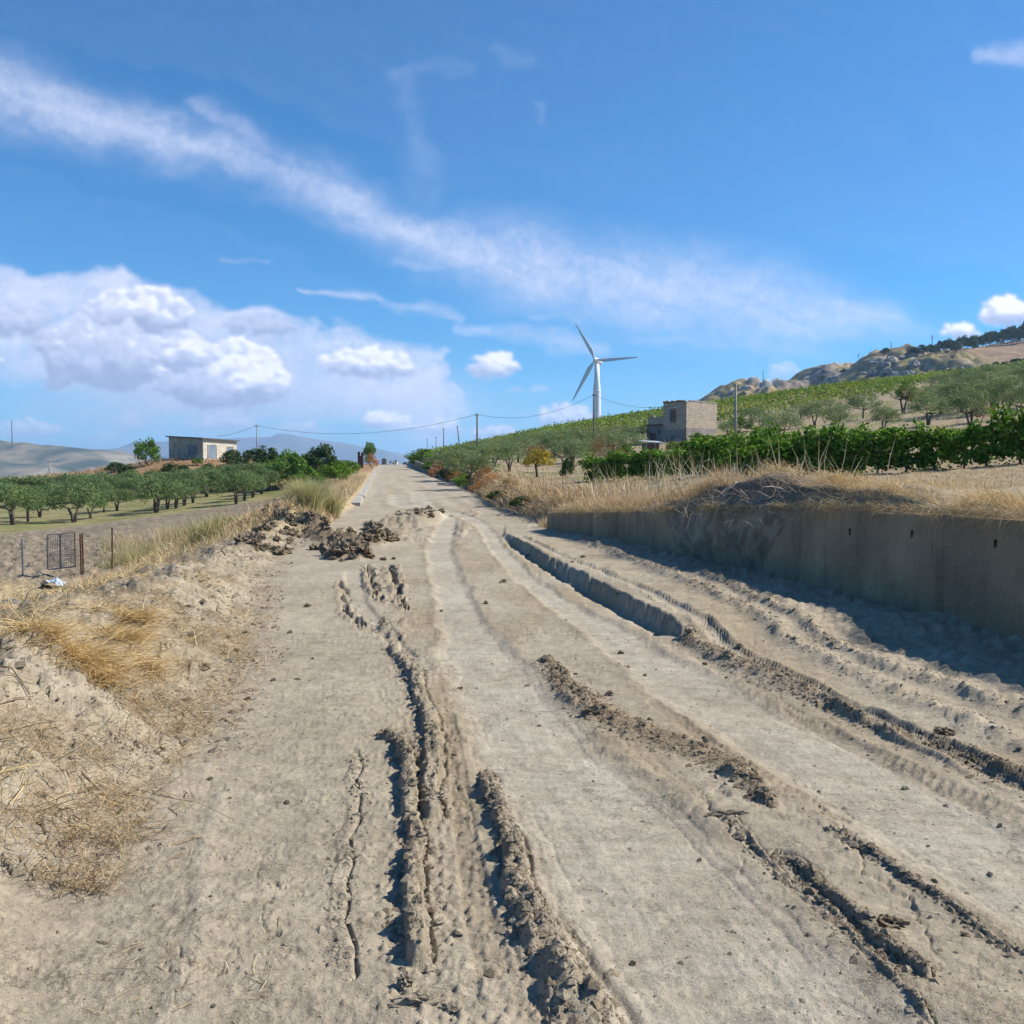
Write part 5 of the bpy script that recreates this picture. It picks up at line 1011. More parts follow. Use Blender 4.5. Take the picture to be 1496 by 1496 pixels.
RK = [rock_mesh(300 + i) for i in range(5)]
for px, py, w_, Yp, lab in [(1310, 548, 15, 575, 'largest pale crag in the middle of the rocky hill'), (1297, 541, 12, 590, 'pale crag up left of the largest crag'), (1327, 546, 13, 580, 'pale crag right of the largest crag'), (1337, 532, 12, 600, 'small crag near the edge of the brown field'), (1306, 556, 14, 560, 'grey crag just above the bright vine strip'), (1285, 551, 9, 570, 'small grey crag left of the lowest crag'), (1248, 560, 12, 565, 'dark crag at the left foot of the hill'),
                            (1300, 526, 13, 605, 'crag under the summit tree of the rocky hill'), (1275, 528, 12, 606, 'dark crag left of the summit tree'), (1318, 521, 9, 612, 'small crag on the right shoulder of the summit'), (1350, 550, 13, 560, 'crag at the foot of the brown field'), (1385, 545, 16, 550, 'wide dark crag right of the brown field foot'), (1405, 543, 14, 550, 'second wide crag beside the scrub'), (1262, 545, 9, 585, 'small crag on the left flank'), (1222, 556, 9, 590, 'low crag near the ploughed saddle'), (1090, 566, 10, 780, 'grey crag on the left rocky hill'), (1070, 572, 9, 780, 'lower crag at the left end of the left rocky hill'), (1180, 552, 9, 780, 'crag on the ridge between both hills'), (1320, 556, 12, 560, 'crag low on the right of the rocky hill'), (1275, 545, 11, 585, 'crag halfway up the left slope of the hill'), (1292, 532, 10, 600, 'crag just under the summit crags')]:
    b = hhit(px, py + 2, Yp); k = w_ * b[1] / F * .8; o = ob('rock_outcrop', R.choice(RK), None, b, R.uniform(0, 6), (k, k, k * R.uniform(.7, 1.0))); tag(o, lab, 'rock', 'crags on the rocky hill')

# ------------------------------------------------------------------ vines
VINE = []
for i in range(5):
    rg = np.random.default_rng(400 + i); C = []; rad = []
    for j in range(30): C.append((rg.uniform(-.85, .85), rg.uniform(-.25, .25), .4 + 1.4 * rg.uniform(0, 1))); rad.append(rg.uniform(.2, .42))
    for j in range(8): C.append((rg.uniform(-.8, .8), rg.uniform(-.2, .2), rg.uniform(.2, 1.9))); rad.append(.5)
    V, q, t = leaves(C, rad, 1900, .07, .85, rg, .2, .5, 1.6); m = MB(); m.tube([(0, 0, -.1), (.05, .03, .4), (-.03, 0, .8)], [.05, .04, .03], 6)
    for j in range(6): c = np.array(C[j]); m.tube([(-.03, 0, .75), c], [.015, .006], 4, False)
    VINE.append((mesh('vine_trunk', np.concatenate(m.v), [m.q, m.t], M_bark), mesh('vine_crown', V, q, M_vine, t)))
def vine_row(P0, P1, n, hs, desc, grp):
    for i in range(n):
        s = (i + .5) / n; x = lerp(P0[0], P1[0], s) + R.uniform(-.1, .1); y = lerp(P0[1], P1[1], s) + R.uniform(-.15, .15); z = float(terrain(np.array([x]), np.array([y]), False)[0])
        a, b = R.choice(VINE); h = lerp(hs[0], hs[1], s) * R.uniform(.72, 1.2)
        T = empty('grape_vine', (x, y, z), f'leafy grape vine, {ORD[i + 1]} from the left {desc}', 'vine', grp, math.atan2(P1[1] - P0[1], P1[0] - P0[0]) + R.choice((0, math.pi)), (R.uniform(.85, 1.15), R.uniform(.8, 1.3), h / 2.0)); ob('trunk', a, T); ob('foliage', b, T)
vine_row((8.5, 36.5), (22, 33), 15, (2.0, 2.0), 'in the tall near row above the wall', 'vines of the near row')
vine_row((4.5, 57), (12.5, 46), 12, (1.4, 2.0), 'in the lower row behind the dry stalks', 'vines of the lower row')
vine_row((7.5, 44), (15, 41), 6, (1.7, 1.8), 'in the short middle row behind the near row', 'vines of the middle row')
def hill_vines():
    rg = np.random.default_rng(9); ps = []
    for Yr in np.arange(158, 236, 2.6):
        xs = np.arange((600 - 748) / F * Yr, (1560 - 748) / F * Yr, 1.15); ps.append(np.stack([xs + rg.uniform(-.15, .15, len(xs)), Yr + .25 * np.sin(xs * .1) + rg.uniform(-.2, .2, len(xs))], 1))
    P = np.concatenate(ps); px = 748 + F * P[:, 0] / P[:, 1]
    lo = np.interp(px, [600, 700, 800, 900, 1000, 1100, 1300, 1400, 1600], [205, 185, 172, 168, 160, 165, 168, 205, 222]); P = P[(P[:, 1] > lo) & (P[:, 0] > xc(P[:, 1]) + 5.5)]
    z = terrain(P[:, 0], P[:, 1], True)[0]; n = len(P); k = 13
    C = np.repeat(np.stack([P[:, 0], P[:, 1], z + .8], 1), k, 0) + rg.normal(size=(n * k, 3)) * np.array([.38, .16, .36]); C[:, 2] = np.maximum(C[:, 2], np.repeat(z, k) + .1)
    a = rg.normal(size=(n * k, 3)); a /= np.linalg.norm(a, axis=1, keepdims=True); b = np.cross(a, rg.normal(size=a.shape)); b /= np.linalg.norm(b, axis=1, keepdims=True); s = rg.uniform(.10, .26, (n * k, 1))
    V = np.stack([C - a * s, C + b * s, C + a * s, C - b * s], 1).reshape(-1, 3); t = np.repeat(np.repeat(rg.uniform(.7, 1.25, n), k) * rg.uniform(.8, 1.25, n * k), 4)[:, None] * np.array([1, 1, 1]); yv = np.repeat(ss(0, .6, gn(P[:, 0] * .06, P[:, 1] * .1, 401)), k * 4)[:, None]
    t = t * lerp(np.array([1, 1, 1.]), np.array([1.35, 1.1, .9]), yv)
    tag(ob('hill_vineyard', mesh('hill_vineyard', V, np.arange(len(V)).reshape(-1, 4), M_yvine, t)), 'bright yellow-green vineyard rows following the crest of the hill', 'vineyard', kind='stuff')
hill_vines()

# ------------------------------------------------------------------ dry grass and straw
def blades(name, P, L, W_, az, l0, l1, col, label, up=0, cat='dry grass', rg=rng):
    n = len(P); L = np.broadcast_to(L, (n,)); W_ = np.broadcast_to(W_, (n,)); d = np.stack([np.cos(az), np.sin(az), 0 * az], 1); z = np.array([0, 0, 1.])
    a0 = l0 * 1.5708; a1 = l1 * 1.5708
    M = P + (L * .5)[:, None] * (d * np.sin(a0)[:, None] + z * np.cos(a0)[:, None]); Tt = M + (L * .5)[:, None] * (d * np.sin(a1)[:, None] + z * np.cos(a1)[:, None])
    r = rg.uniform(0, 6.283, n); wv = np.stack([np.cos(r), np.sin(r), rg.normal(0, .3, n)], 1) * (W_ * .5)[:, None]
    V = np.stack([P - wv, P + wv, M + wv * .8, M - wv * .8, Tt], 1).reshape(-1, 3); i = np.arange(n)[:, None] * 5
    q = i + np.array([0, 1, 2, 3]); t = i + np.array([3, 2, 4]); c = np.repeat(col, 5, 0)
    return tag(ob(name, mesh(name, V, [q, t], M_straw, c)), label, cat, kind='stuff')
def scols(n, pal, rg=rng, v=.22):
    pal = np.array(pal); k = rg.integers(0, len(pal), n); return pal[k] * rg.uniform(1 - v, 1 + v, (n, 1))
STR = [(.52, .42, .24), (.46, .36, .20), (.58, .49, .31), (.36, .27, .15), (.60, .53, .38)]; RED = [(.52, .37, .22), (.60, .46, .30), (.46, .29, .16), (.64, .54, .38)]; GRN = [(.20, .25, .08), (.28, .30, .12), (.42, .38, .18)]; BRN = [(.30, .21, .12), (.24, .16, .09), (.40, .30, .17)]
def patch(n, polys, sigma=.6, rg=rng):
    """points gathered round photograph-located centres (x, y, radius, weight)"""
    c = np.array(polys, float); k = rg.choice(len(c), n, p=c[:, 3] / c[:, 3].sum()); th = rg.uniform(0, 6.283, n); r = c[k, 2] * np.sqrt(rg.uniform(0, 1, n)) * rg.uniform(.6, 1.15, n)
    return np.stack([c[k, 0] + r * np.cos(th), c[k, 1] + r * np.sin(th)], 1)
def P3(P, dz=0.): return np.stack([P[:, 0], P[:, 1], terrain(P[:, 0], P[:, 1], True)[0] + dz], 1)
def cen(lst): 
    out = []
    for px, py, r, w_ in lst: h = hit(px, py, 3, 60); out.append((h[0], h[1], r * h[1] / F, w_))
    return out
U = lambda n, a, b: rng.uniform(a, b, n)
# left bank tangles
def bankpts(n, y0, y1, t0, t1, f, lo, hi, sd, pw=1.5):
    yy = y0 + (y1 - y0) * rng.uniform(0, 1, n) ** pw; ft = np.interp(yy, [0, 5, 8, 10.7, 14, 20, 30, 45], [-3.55, -3.7, -3.7, -4.0, -4.3, -4.6, -4.2, -3.75]); tt = ft - U(n, t0, t1); P = np.stack([xc(yy) + tt, yy], 1)
    m = gn(P[:, 0] * f, P[:, 1] * f * .8, sd) + .45 * gn(P[:, 0] * f * 3, P[:, 1] * f * 2.6, sd + 1) > rng.uniform(lo, hi, n); return P[m]
P = bankpts(42000, 3.6, 9.5, -.05, 2.3, .9, -.35, .35, 551); n = len(P)
blades('straw_tangle', P3(P) + np.array([0, 0, 1.]) * (U(n, 0, 1) ** 1.5 * .07)[:, None], U(n, .03, .24) * rng.uniform(.5, 1, n), U(n, .0016, .005), U(n, 0, 6.283), U(n, .5, 1.3), U(n, .6, 1.5), scols(n, STR[1:4] + BRN + BRN + [(.17, .12, .07), (.13, .09, .05)]), 'brown and straw coloured dead grass tangled on the near left bank')
P = np.concatenate([bankpts(9000, 3.8, 13, .1, 2.1, 1.0, .0, .6, 561, 1.0), patch(4200, cen([(100, 965, 60, 2), (175, 940, 36, 2), (195, 915, 26, 1.6), (150, 985, 50, 1.6), (215, 985, 34, 1), (60, 960, 50, 1.2)]))]); n = len(P)
blades('golden_straw', P3(P) + np.array([0, 0, 1.]) * (U(n, 0, 1) ** 1.5 * .05)[:, None], U(n, .08, .4), U(n, .0025, .007), rng.normal(-.4, 1.3, n), U(n, .65, 1.0), U(n, .8, 1.2), scols(n, [(.62, .47, .24), (.56, .42, .2), (.68, .55, .32), (.5, .36, .17)]), 'golden straw laid flat over the left mound')
P = bankpts(42000, 4, 27, -.2, 2.2, .7, -.35, .6, 571, 1.1); n = len(P)
blades('straw_litter', P3(P), U(n, .04, .2), U(n, .003, .008), U(n, 0, 6.283), U(n, .7, 1.05), U(n, .8, 1.15), scols(n, STR + BRN + BRN), 'thin straw litter mixed in the earth of the left mound')
n = 900; P = patch(n, cen([(200, 1250, 160, 1), (350, 1100, 160, 1), (300, 1400, 200, 1), (420, 950, 120, 1)]))
blades('loose_straw', P3(P, .004), U(n, .03, .12), U(n, .0015, .003), U(n, 0, 6.283), U(n, .93, 1.0), U(n, .95, 1.05), scols(n, BRN + STR), 'loose straw bits lying on the dry mud at left')
# golden grass between the bank and the fence, and the green-tinged weeds
n = 17000; tt = U(n, 5.9, 9.8); yy = U(n, 6, 33) ; P = np.stack([xc(yy) - tt, yy], 1); keep = gn(P[:, 0] * .6, P[:, 1] * .35, 501) + .3 > rng.uniform(-.5, .7, n); P = P[keep]; n = len(P)
blades('bank_grass', P3(P), U(n, .1, .42), U(n, .006, .014), U(n, 0, 6.283), U(n, .1, .7), U(n, .4, 1.0), scols(n, STR + [(.62, .42, .2)]), 'golden dry grass on the slope down to the fenced field')
n = 5000; P = patch(n, cen([(200, 830, 55, 2), (240, 815, 45, 2), (260, 790, 30, 1.5), (300, 800, 30, 1), (175, 805, 30, .6)])); 
blades('green_weeds', P3(P), U(n, .3, 1.0), U(n, .008, .018), U(n, 0, 6.283), U(n, .02, .3), U(n, .15, .6), scols(n, GRN + STR[:2]), 'pale green and straw weeds rising behind the left mound', cat='weeds')
n = 1200; P = patch(n, cen([(215, 810, 70, 2), (270, 790, 50, 2), (320, 760, 30, 1.5)]))
blades('tall_stalks', P3(P), U(n, .9, 1.7), U(n, .007, .012), rng.normal(2.6, .8, n), U(n, .03, .25), U(n, .1, .45), scols(n, STR), 'tall thin dry stalks behind the left mound', cat='dry stalks')
# verge beside the distant road, left
n = 15000; yy = 27 + 70 * U(n, 0, 1) ** 1.6; tt = 4.15 + U(n, 0, 1) * np.interp(yy, [27, 60, 100], [5.5, 8, 9]); P = np.stack([xc(yy) - tt, yy], 1)
blades('verge_grass', P3(P), U(n, .15, .6), U(n, .012, .03), U(n, 0, 6.283), U(n, .05, .5), U(n, .3, .9), scols(n, STR + RED + RED + GRN[2:]), 'dry grass covering the left verge of the distant road')
n = 4500; P = patch(n, cen([(448, 750, 18, 3), (436, 738, 18, 2), (462, 748, 12, 1.4), (486, 756, 10, .6)]))
blades('tall_grass', P3(P), U(n, .5, 1.4), U(n, .012, .026), U(n, 0, 6.283), U(n, .02, .3), U(n, .2, .7), scols(n, [(.42, .42, .20), (.34, .38, .16), (.50, .46, .26), (.56, .50, .32)]), 'tall pale green grass clump behind the dark clods', cat='grass')
n = 3500; P = patch(n, cen([(338, 760, 16, 1.5), (325, 755, 14, 1)]))
blades('green_grass', P3(P), U(n, .3, .9), U(n, .015, .03), U(n, 0, 6.283), U(n, .02, .4), U(n, .2, .8), scols(n, [(.16, .24, .07), (.22, .30, .1)]), 'small green reeds growing near the left mound', cat='grass')
# top of the retaining wall
n = 30000; yy = 3 + 13.5 * U(n, 0, 1); dd = rng.gamma(1.6, .38, n); P = np.stack([wallx(yy) + .06 + dd, yy], 1); ct = gn(P[:, 0] * 1.1, P[:, 1] * .9, 511); keep = (ct > rng.uniform(-.65, .5, n)) & ~((np.abs(yy - 14.6) < 1.6) & (rng.uniform(0, 1, n) < .75)); P = P[keep]; ct = ct[keep]; n = len(P)
az = rng.normal(3.2, 1.3, n); blades('wall_straw', P3(P, .02) + np.array([0, 0, 1.]) * (.10 * np.clip(ct, 0, 1))[:, None], U(n, .10, .40) * (.8 + .5 * np.clip(ct, 0, 1)), U(n, .003, .008), az, U(n, .35, 1.0), U(n, .7, 1.35), scols(n, [(.58, .42, .22), (.50, .36, .18), (.64, .50, .29), (.38, .26, .14), (.66, .57, .38)]), 'golden dry grass matted on top of the near retaining wall')
n = 9000; yy = U(n, 4, 24.5); P = np.stack([wallx(yy) + U(n, .0, .12), yy], 1); Z = wall_top(yy) + U(n, .01, .10)
blades('hanging_straw', np.stack([P[:, 0], P[:, 1], Z], 1), U(n, .06, .38) * (.5 + ss(-.3, .5, gn(yy * 1.3, yy * 0, 513))), U(n, .003, .007), rng.normal(3.15, .9, n), U(n, .6, 1.2), U(n, 1.2, 1.95), scols(n, STR + BRN), 'straw and roots hanging over the edge of the retaining wall')
n = 380; P = patch(n, [(wallx(15.) + .3, 15., .8, 1), (wallx(13.5) + .2, 13.5, .7, 1), (wallx(16.5) + .2, 16.5, .6, .7)])
blades('dead_roots', np.stack([P[:, 0], P[:, 1], np.interp(P[:, 0] - wallx(P[:, 1]), [-.3, 0, .4], [.9, 1.25, 1.5]) + U(n, -.1, .1)], 1), U(n, .2, .8), U(n, .006, .014), rng.normal(3.3, 1.1, n), U(n, .5, 1.2), U(n, .8, 1.7), scols(n, [(.4, .35, .28), (.55, .5, .42), (.28, .22, .16)]), 'grey dead roots and twigs sticking out of the slipped soil', cat='roots')
n = 15000; yy = U(n, 15.5, 26.5); P = np.stack([wallx(yy) + .1 + rng.gamma(1.5, .8, n), yy], 1)
blades('pale_stalks', P3(P), U(n, .14, .46), U(n, .006, .014), U(n, 0, 6.283), U(n, .0, .4), U(n, .1, .8), scols(n, RED + STR[:1]), 'pale reddish dry stalks along the far stretch of the wall', cat='dry stalks')
n = 200; yy = U(n, 19, 30); P = np.stack([wallx(yy) + .6 + U(n, 0, 5), yy], 1)
blades('tall_reeds', P3(P), U(n, .7, 1.5), U(n, .012, .025), U(n, 0, 6.283), U(n, .0, .25), U(n, .05, .5), scols(n, [(.6, .54, .4), (.5, .42, .26)]), 'tall bleached reed stalks rising in front of the vines', cat='dry stalks')
n = 26000; yy = 16 + 22 * U(n, 0, 1) ** .8; xx = wallx(np.minimum(yy, 25)) + 1.2 + U(n, 0, 1) * (yy * .62 - wallx(np.minimum(yy, 25))); P = np.stack([xx, yy], 1)
blades('field_straw', P3(P), U(n, .05, .17), U(n, .006, .014), U(n, 0, 6.283), U(n, .2, .9), U(n, .5, 1.1), scols(n, STR + RED + BRN), 'dry straw on the strip between wall and vines')
n = 14000; yy = 30 + 110 * U(n, 0, 1) ** 1.5; dd = rng.gamma(1.4, 1.0, n); P = np.stack([np.interp(yy, EDGE_Y, EDGE_X) + .15 + dd, yy], 1)
blades('bank_scrub', P3(P), U(n, .2, .9), U(n, .015, .04), rng.normal(3.1, 1.4, n), U(n, .1, .9), U(n, .5, 1.6), scols(n, RED + BRN + GRN[2:]), 'reddish dry grass draping the right bank of the distant road')
n = 36000; yy = 38 + 120 * U(n, 0, 1) ** 1.2; xx = yy * U(n, -.02, .58); P = np.stack([xx, yy], 1); P = P[P[:, 0] > xc(P[:, 1]) + 5]; cl = gn(P[:, 0] * .25, P[:, 1] * .2, 521); P = P[cl > rng.uniform(-.2, .7, len(P))]; n = len(P); L = U(n, .15, .7) * np.interp(P[:, 1], [38, 130], [.8, 1.3])
blades('hillside_grass', P3(P), L, U(n, .02, .06), U(n, 0, 6.283), U(n, .1, .6), U(n, .4, 1.1), scols(n, STR + RED + GRN + BRN), 'patches of dry and green grass scattered over the right hillside', cat='grass')
n = 20000; yy = U(n, 122, 158); xx = yy * U(n, -.56, -.16); P = np.stack([xx, yy], 1); cl = gn(P[:, 0] * .16, P[:, 1] * .2, 531); P = P[cl > rng.uniform(-.4, .6, len(P))]; n = len(P)
blades('knoll_scrub', P3(P), U(n, .3, 1.1), U(n, .05, .12), U(n, 0, 6.283), U(n, .1, .6), U(n, .4, 1.1), scols(n, RED + BRN + BRN + [(.5, .25, .1), (.16, .17, .07)]), 'rusty dry scrub on the slope of the knoll under the farm building')
n = 16000; yy = 20 + 45 * U(n, 0, 1) ** 1.7; xx = xc(yy) - U(n, 8, 9 + yy * .42); P = np.stack([xx, yy], 1)
blades('field_stubble', P3(P), U(n, .05, .24), U(n, .008, .018), U(n, 0, 6.283), U(n, .3, .95), U(n, .5, 1.1), scols(n, STR + STR + BRN), 'sparse dry stubble on the ploughed field')

# ------------------------------------------------------------------ clods, crumbs, twigs
def clod_mesh(seed, n=10, m=7, rough=.35, mt=None):
    th = np.linspace(0, 6.2832, n, endpoint=False); ph = np.linspace(-1.5, 1.5, m); V = np.array([[math.cos(t) * math.cos(p), math.sin(t) * math.cos(p), math.sin(p)] for p in ph for t in th])
    w1, w2, wh = wor(V[:, 0] * 2.2 + V[:, 2] + seed, V[:, 1] * 2.2 - V[:, 2] * 1.3, seed + 5)
    r = .8 + rough * fbm(V[:, 0] * 2.3 + seed * 3.1, V[:, 1] * 2.3 + V[:, 2] * 2.6, seed, 5, .7) + .55 * (wh - .4) * ss(0, .25, w2 - w1); V = V * r[:, None] * np.array([1, .85, .6])
    q = [(i * n + j, i * n + (j + 1) % n, (i + 1) * n + (j + 1) % n, (i + 1) * n + j) for i in range(m - 1) for j in range(n)]
    return mesh('clod', V, np.array(q), mt or M_clod)
CL = [clod_mesh(600 + i, 20, 13, .5) for i in range(7)]; CP = [clod_mesh(620 + i, 22, 14, .42, M_paleclod) for i in range(5)]
def clod(px, py, w_, lab, grp=None, pale=False, st=(1, 1, 1), rz=None):
    h = hit(px, py, 2.2, 45); z = hz(h[0], h[1]); s = w_ * h[1] / F * .5
    o = ob('mud_clod', R.choice(CP if pale else CL), None, (h[0], h[1], z + s * .22 * st[2]), R.uniform(0, 6) if rz is None else rz, (s * st[0], s * st[1], s * st[2])); tag(o, lab, 'clod', grp); return o
clod(735, 852, 13, 'dark mud clod alone between the tracks in the middle distance'); clod(866, 1046, 30, 'largest brown clod at the head of the dark clod band', st=(1, .8, .9)); clod(1302, 1350, 40, 'crumbly brown clod beside the mud rope at lower right', st=(1, .8, .8))
clod(799, 972, 12, 'small brown clod at the edge of the main track'); clod(298, 986, 20, 'dark clod alone on the dry mud beside the straw mound'); clod(596, 996, 26, 'rounded pale lump at the top of the left mud rope', pale=True, st=(1, .6, .7), rz=0.1)
clod(612, 1466, 84, 'long flattened roll of mud at the bottom of the picture', pale=True, st=(1, .38, .42), rz=.12); clod(660, 1478, 34, 'small end lump beside the long mud roll', pale=True, st=(1, .6, .5)); clod(592, 1440, 30, 'round dirty lump just above the long mud roll', pale=True); clod(1200, 1320, 22, 'small side lump touching the mud rope at lower right', pale=True, st=(1, .6, .6)); clod(1378, 1072, 34, 'brown crumbly clod where the narrow tyre line meets the mud ridge', st=(1, .7, .7)); clod(1062, 1195, 60, 'thin long strip of dried mud lying across the cracked ground', pale=True, st=(1, .16, .2), rz=0.0)
clod(890, 1018, 14, 'small dark clod near the upper end of the clod band'); clod(449, 887, 13, 'dark clod on the left mud below the clod heap'); clod(434, 990, 14, 'flat dark clod right of the lone one on dry mud', st=(1, .6, .4)); clod(150, 1376, 22, 'curled flake of mud on the lower left crust', pale=True, st=(1, .35, .3)); clod(640, 1173, 24, 'lump ending the short inner mud rope', pale=True); clod(925, 1395, 12, 'tiny pale lump on the main track')
clod(1008, 936, 26, 'broken end lump of the raised mud slab', pale=True, st=(1, .8, .8))
SCL = []
for i in range(60):                                       # smaller loose ones, alike
    k = R.random()
    if k < .35: px, py = R.uniform(250, 580), R.uniform(900, 1480)
    elif k < .7: px, py = R.uniform(640, 1100), R.uniform(800, 1100)
    else: px, py = R.uniform(1000, 1490), R.uniform(1050, 1450)
    SCL.append((px, py, k))
SCL.sort(); cnt = {}
for px, py, k in SCL:
    zn = 'on the flat crust left of the mud ropes' if px < 580 and k < .35 else ('on the dried plates between the wheel tracks' if k < .7 else 'on the cracked ground at lower right'); cnt[zn] = cnt.get(zn, 0) + 1
    clod(px, py, R.uniform(5, 11), f'small loose clod, {ORD[cnt[zn]]} from the left {zn}', 'small loose clods on the road', R.random() < .4)
DCL = []
for i in range(100):                                       # heaped dark clods
    LN = (H1, H2, H2, H3)[i % 4]; j = R.randrange(len(LN) - 1) if i % 4 in (0, 3) else (R.randrange(2) if i % 4 == 1 else 2); s = R.random(); x = lerp(LN[j][0], LN[j + 1][0], s) + R.gauss(0, .28); y = lerp(LN[j][1], LN[j + 1][1], s) + R.gauss(0, .3); z = min(hz(x, y), .42); r = R.uniform(.05, .15) if i > 34 else R.uniform(.12, .24); hp = ('right', 'left', 'middle', 'front')[i % 4]; DCL.append((748 + F * x / y, x, y, z, r, hp))
for i in range(40): y = R.uniform(17.5, 25.5); x = xc(y) - R.uniform(4.4, 5.4); DCL.append((748 + F * x / y, x, y, hz(x, y), R.uniform(.06, .2), 'berm'))
for i in range(34): x = R.uniform(-4.0, -2.5); y = R.uniform(28.4, 36); DCL.append((748 + F * x / y, x, y, hz(x, y), R.uniform(.05, .16), 'slab'))
DCL.sort(); cnt = {}
for _, x, y, z, r, hp in DCL:
    hp = {'berm': 'low berm along the left road edge', 'slab': 'broken slab beyond the heaps', 'left': 'left heap by the grass', 'middle': 'middle heap between grass and road', 'right': 'right heap on the road', 'front': 'small front heap'}[hp]; cnt[hp] = cnt.get(hp, 0) + 1; dl = f'dark wet clod, {ORD[cnt[hp]]} from the left in the {hp}'
    tag(ob('dark_clod', R.choice(CL), None, (x, y, z + r * .25), R.uniform(0, 6), (r, r * R.uniform(.7, 1), r * R.uniform(.7, 1.2))), dl, 'clod', 'dark clods in the dumped heap')
def crumbs(name, P, r, col, lab):
    n = len(P); base = np.array([(1, 0, 0), (.3, .95, 0), (-.85, .55, 0), (-.8, -.6, 0), (.35, -.95, 0), (.35, .2, .62), (-.4, -.1, .55)]); a = rng.uniform(0, 6.283, n); c, s = np.cos(a), np.sin(a)
    B = base[None] * (1 + rng.uniform(-.4, .4, (n, 7, 3))) * r[:, None, None]; X_ = B[..., 0] * c[:, None] - B[..., 1] * s[:, None]; Y_ = B[..., 0] * s[:, None] + B[..., 1] * c[:, None]
    V = np.stack([X_, Y_, B[..., 2] * .9 - r[:, None] * .08], -1) + P[:, None, :]; i = np.arange(n)[:, None] * 7
    f = np.concatenate([i + np.array(q) for q in ((0, 1, 5), (1, 6, 5), (1, 2, 6), (2, 3, 6), (3, 4, 6), (4, 5, 6), (4, 0, 5))]); tag(ob(name, mesh(name, V.reshape(-1, 3), f, M_ground, np.repeat(col, 7, 0))), lab, 'crumbs', kind='stuff')
# crumbs thrown along the ridges and over the crust
pts = []
for LN, n, sp, br in ((R1, 2200, 2.2, .5), (R2, 1400, 2.0, .3), (R0, 600, 2.5, .5), (R3, 4200, 1.5, .5), (R4, 1600, 2.4, .6), (R5, 500, 3, .4), (R6, 900, 3, .5), (R7, 900, 2.5, .1), (CB, 4200, 1.25, .9), (SC2, 5200, 1.6, .75), (CH, 3000, 1.6, .4), (CH2, 1800, 1.6, .4), (H1, 1500, 1.6, .9), (H2, 1500, 1.7, .9), (H3, 900, 2, .8), (U1, 300, 4, .6), (U2, 300, 4, .6)):
    L = np.array(LN); seg = np.hypot(np.diff(L[:, 0]), np.diff(L[:, 1])); k = rng.choice(len(seg), n, p=seg / seg.sum()); s = rng.uniform(0, 1, n)[:, None]; q = L[k] * (1 - s) + L[k + 1] * s
    x = q[:, 0] + rng.normal(0, .6, n) * q[:, 2] * sp * .8; y = q[:, 1] + rng.normal(0, .6, n) * q[:, 2] * sp * .8; pts.append(np.stack([x, y, np.full(n, br) * rng.uniform(.3, 1.3, n)], 1))
Q = np.concatenate(pts); Q = Q[(Q[:, 1] > 1.5) & (Q[:, 1] < 40)]; P = P3(Q[:, :2]); n = len(P)
crumbs('mud_crumbs', P, .003 * rng.pareto(1.7, n).clip(0, 7) + .0018 + .0004 * P[:, 1], lerp(C_dust, C_brown, np.clip(Q[:, 2] * 1.1, 0, 1)[:, None]) * rng.uniform(.8, 1.15, (n, 1)), 'crumbled mud along the ridges and ruts of the road')
n = 26000; yy = 2.2 + 12 * rng.uniform(0, 1, n) ** 1.8; P = np.stack([yy * rng.uniform(-.56, .58, n), yy], 1); P = P[(gn(P[:, 0] * 1.1, P[:, 1] * 1.1, 541) > rng.uniform(-.8, .8, len(P))) & (P[:, 0] < wallx(P[:, 1]) - .05)]; tt = P[:, 0] - xc(P[:, 1]); P = P3(P); n = len(P)
crumbs('dust_crumbs', P, .0018 * rng.pareto(2.0, n).clip(0, 6) + .0012 + .00032 * P[:, 1], lerp(C_dust, C_brown, (rng.uniform(0, 1, n) ** 2)[:, None] * .7), 'small crumbs of dried mud sprinkled over the road')
P = P3(bankpts(15000, 4, 26, -.3, 2.3, .8, -.2, .6, 581, 1.2)); n = len(P)
crumbs('bank_clods', P, .005 * rng.pareto(1.6, n).clip(0, 8) + .004 + .0006 * P[:, 1], lerp(C_dust, np.array([.16, .13, .095]), rng.uniform(0, 1, n)[:, None]), 'lumps of earth mixed with straw on the left bank')
# twigs, reeds
def twig(pp, r, lab, m=M_twig, lift=.03, dzs=None):
    P = []
    for i, (px, py) in enumerate(pp): h = hit(px, py, 2.2, 45); P.append((h[0], h[1], hz(h[0], h[1]) + lift + (dzs[i] if dzs else 0)))
    tag(MB().tube(P, [r, r * .8] + [r * .5] * (len(P) - 2), 5).build('twig', m), lab, 'twig')
def stick(px0, py0, px1, py1, Y, r, lab, m=M_twig):
    a = at(px0, py0, Y); b = at(px1, py1, Y + .1); tag(MB().tube([a, (a + b) / 2 + np.array([.01, 0, .01]), b], [r, r * .8, r * .5], 6).build('twig', m), lab, 'twig')
stick(46, 1038, 22, 966, 6.4, .009, 'dark twig standing upright in the left bank'); twig([(95, 972), (115, 990), (136, 1006)], .008, 'brown twig lying beside the golden straw'); twig([(0, 1045), (20, 1035), (50, 1032)], .006, 'pale reed lying at the left edge', M_straw and M_paleclod)
twig([(0, 1002), (18, 1010), (44, 1030)], .006, 'grey crooked twig at the far left edge'); twig([(120, 1140), (145, 1160)], .006, 'short twig at the foot of the straw tangle'); twig([(195, 1160), (240, 1172), (290, 1180), (345, 1205)], .0018, 'thin wiry root lying across the dry mud')
twig([(255, 833), (285, 836), (313, 838)], .012, 'bleached stick lying on the left mound crest', M_sack); stick(314, 842, 309, 820, 15.2, .012, 'bleached stick poking up from the left mound crest', M_sack); twig([(262, 828), (270, 833), (300, 832)], .01, 'second bleached stick beside the first on the mound crest', M_sack)

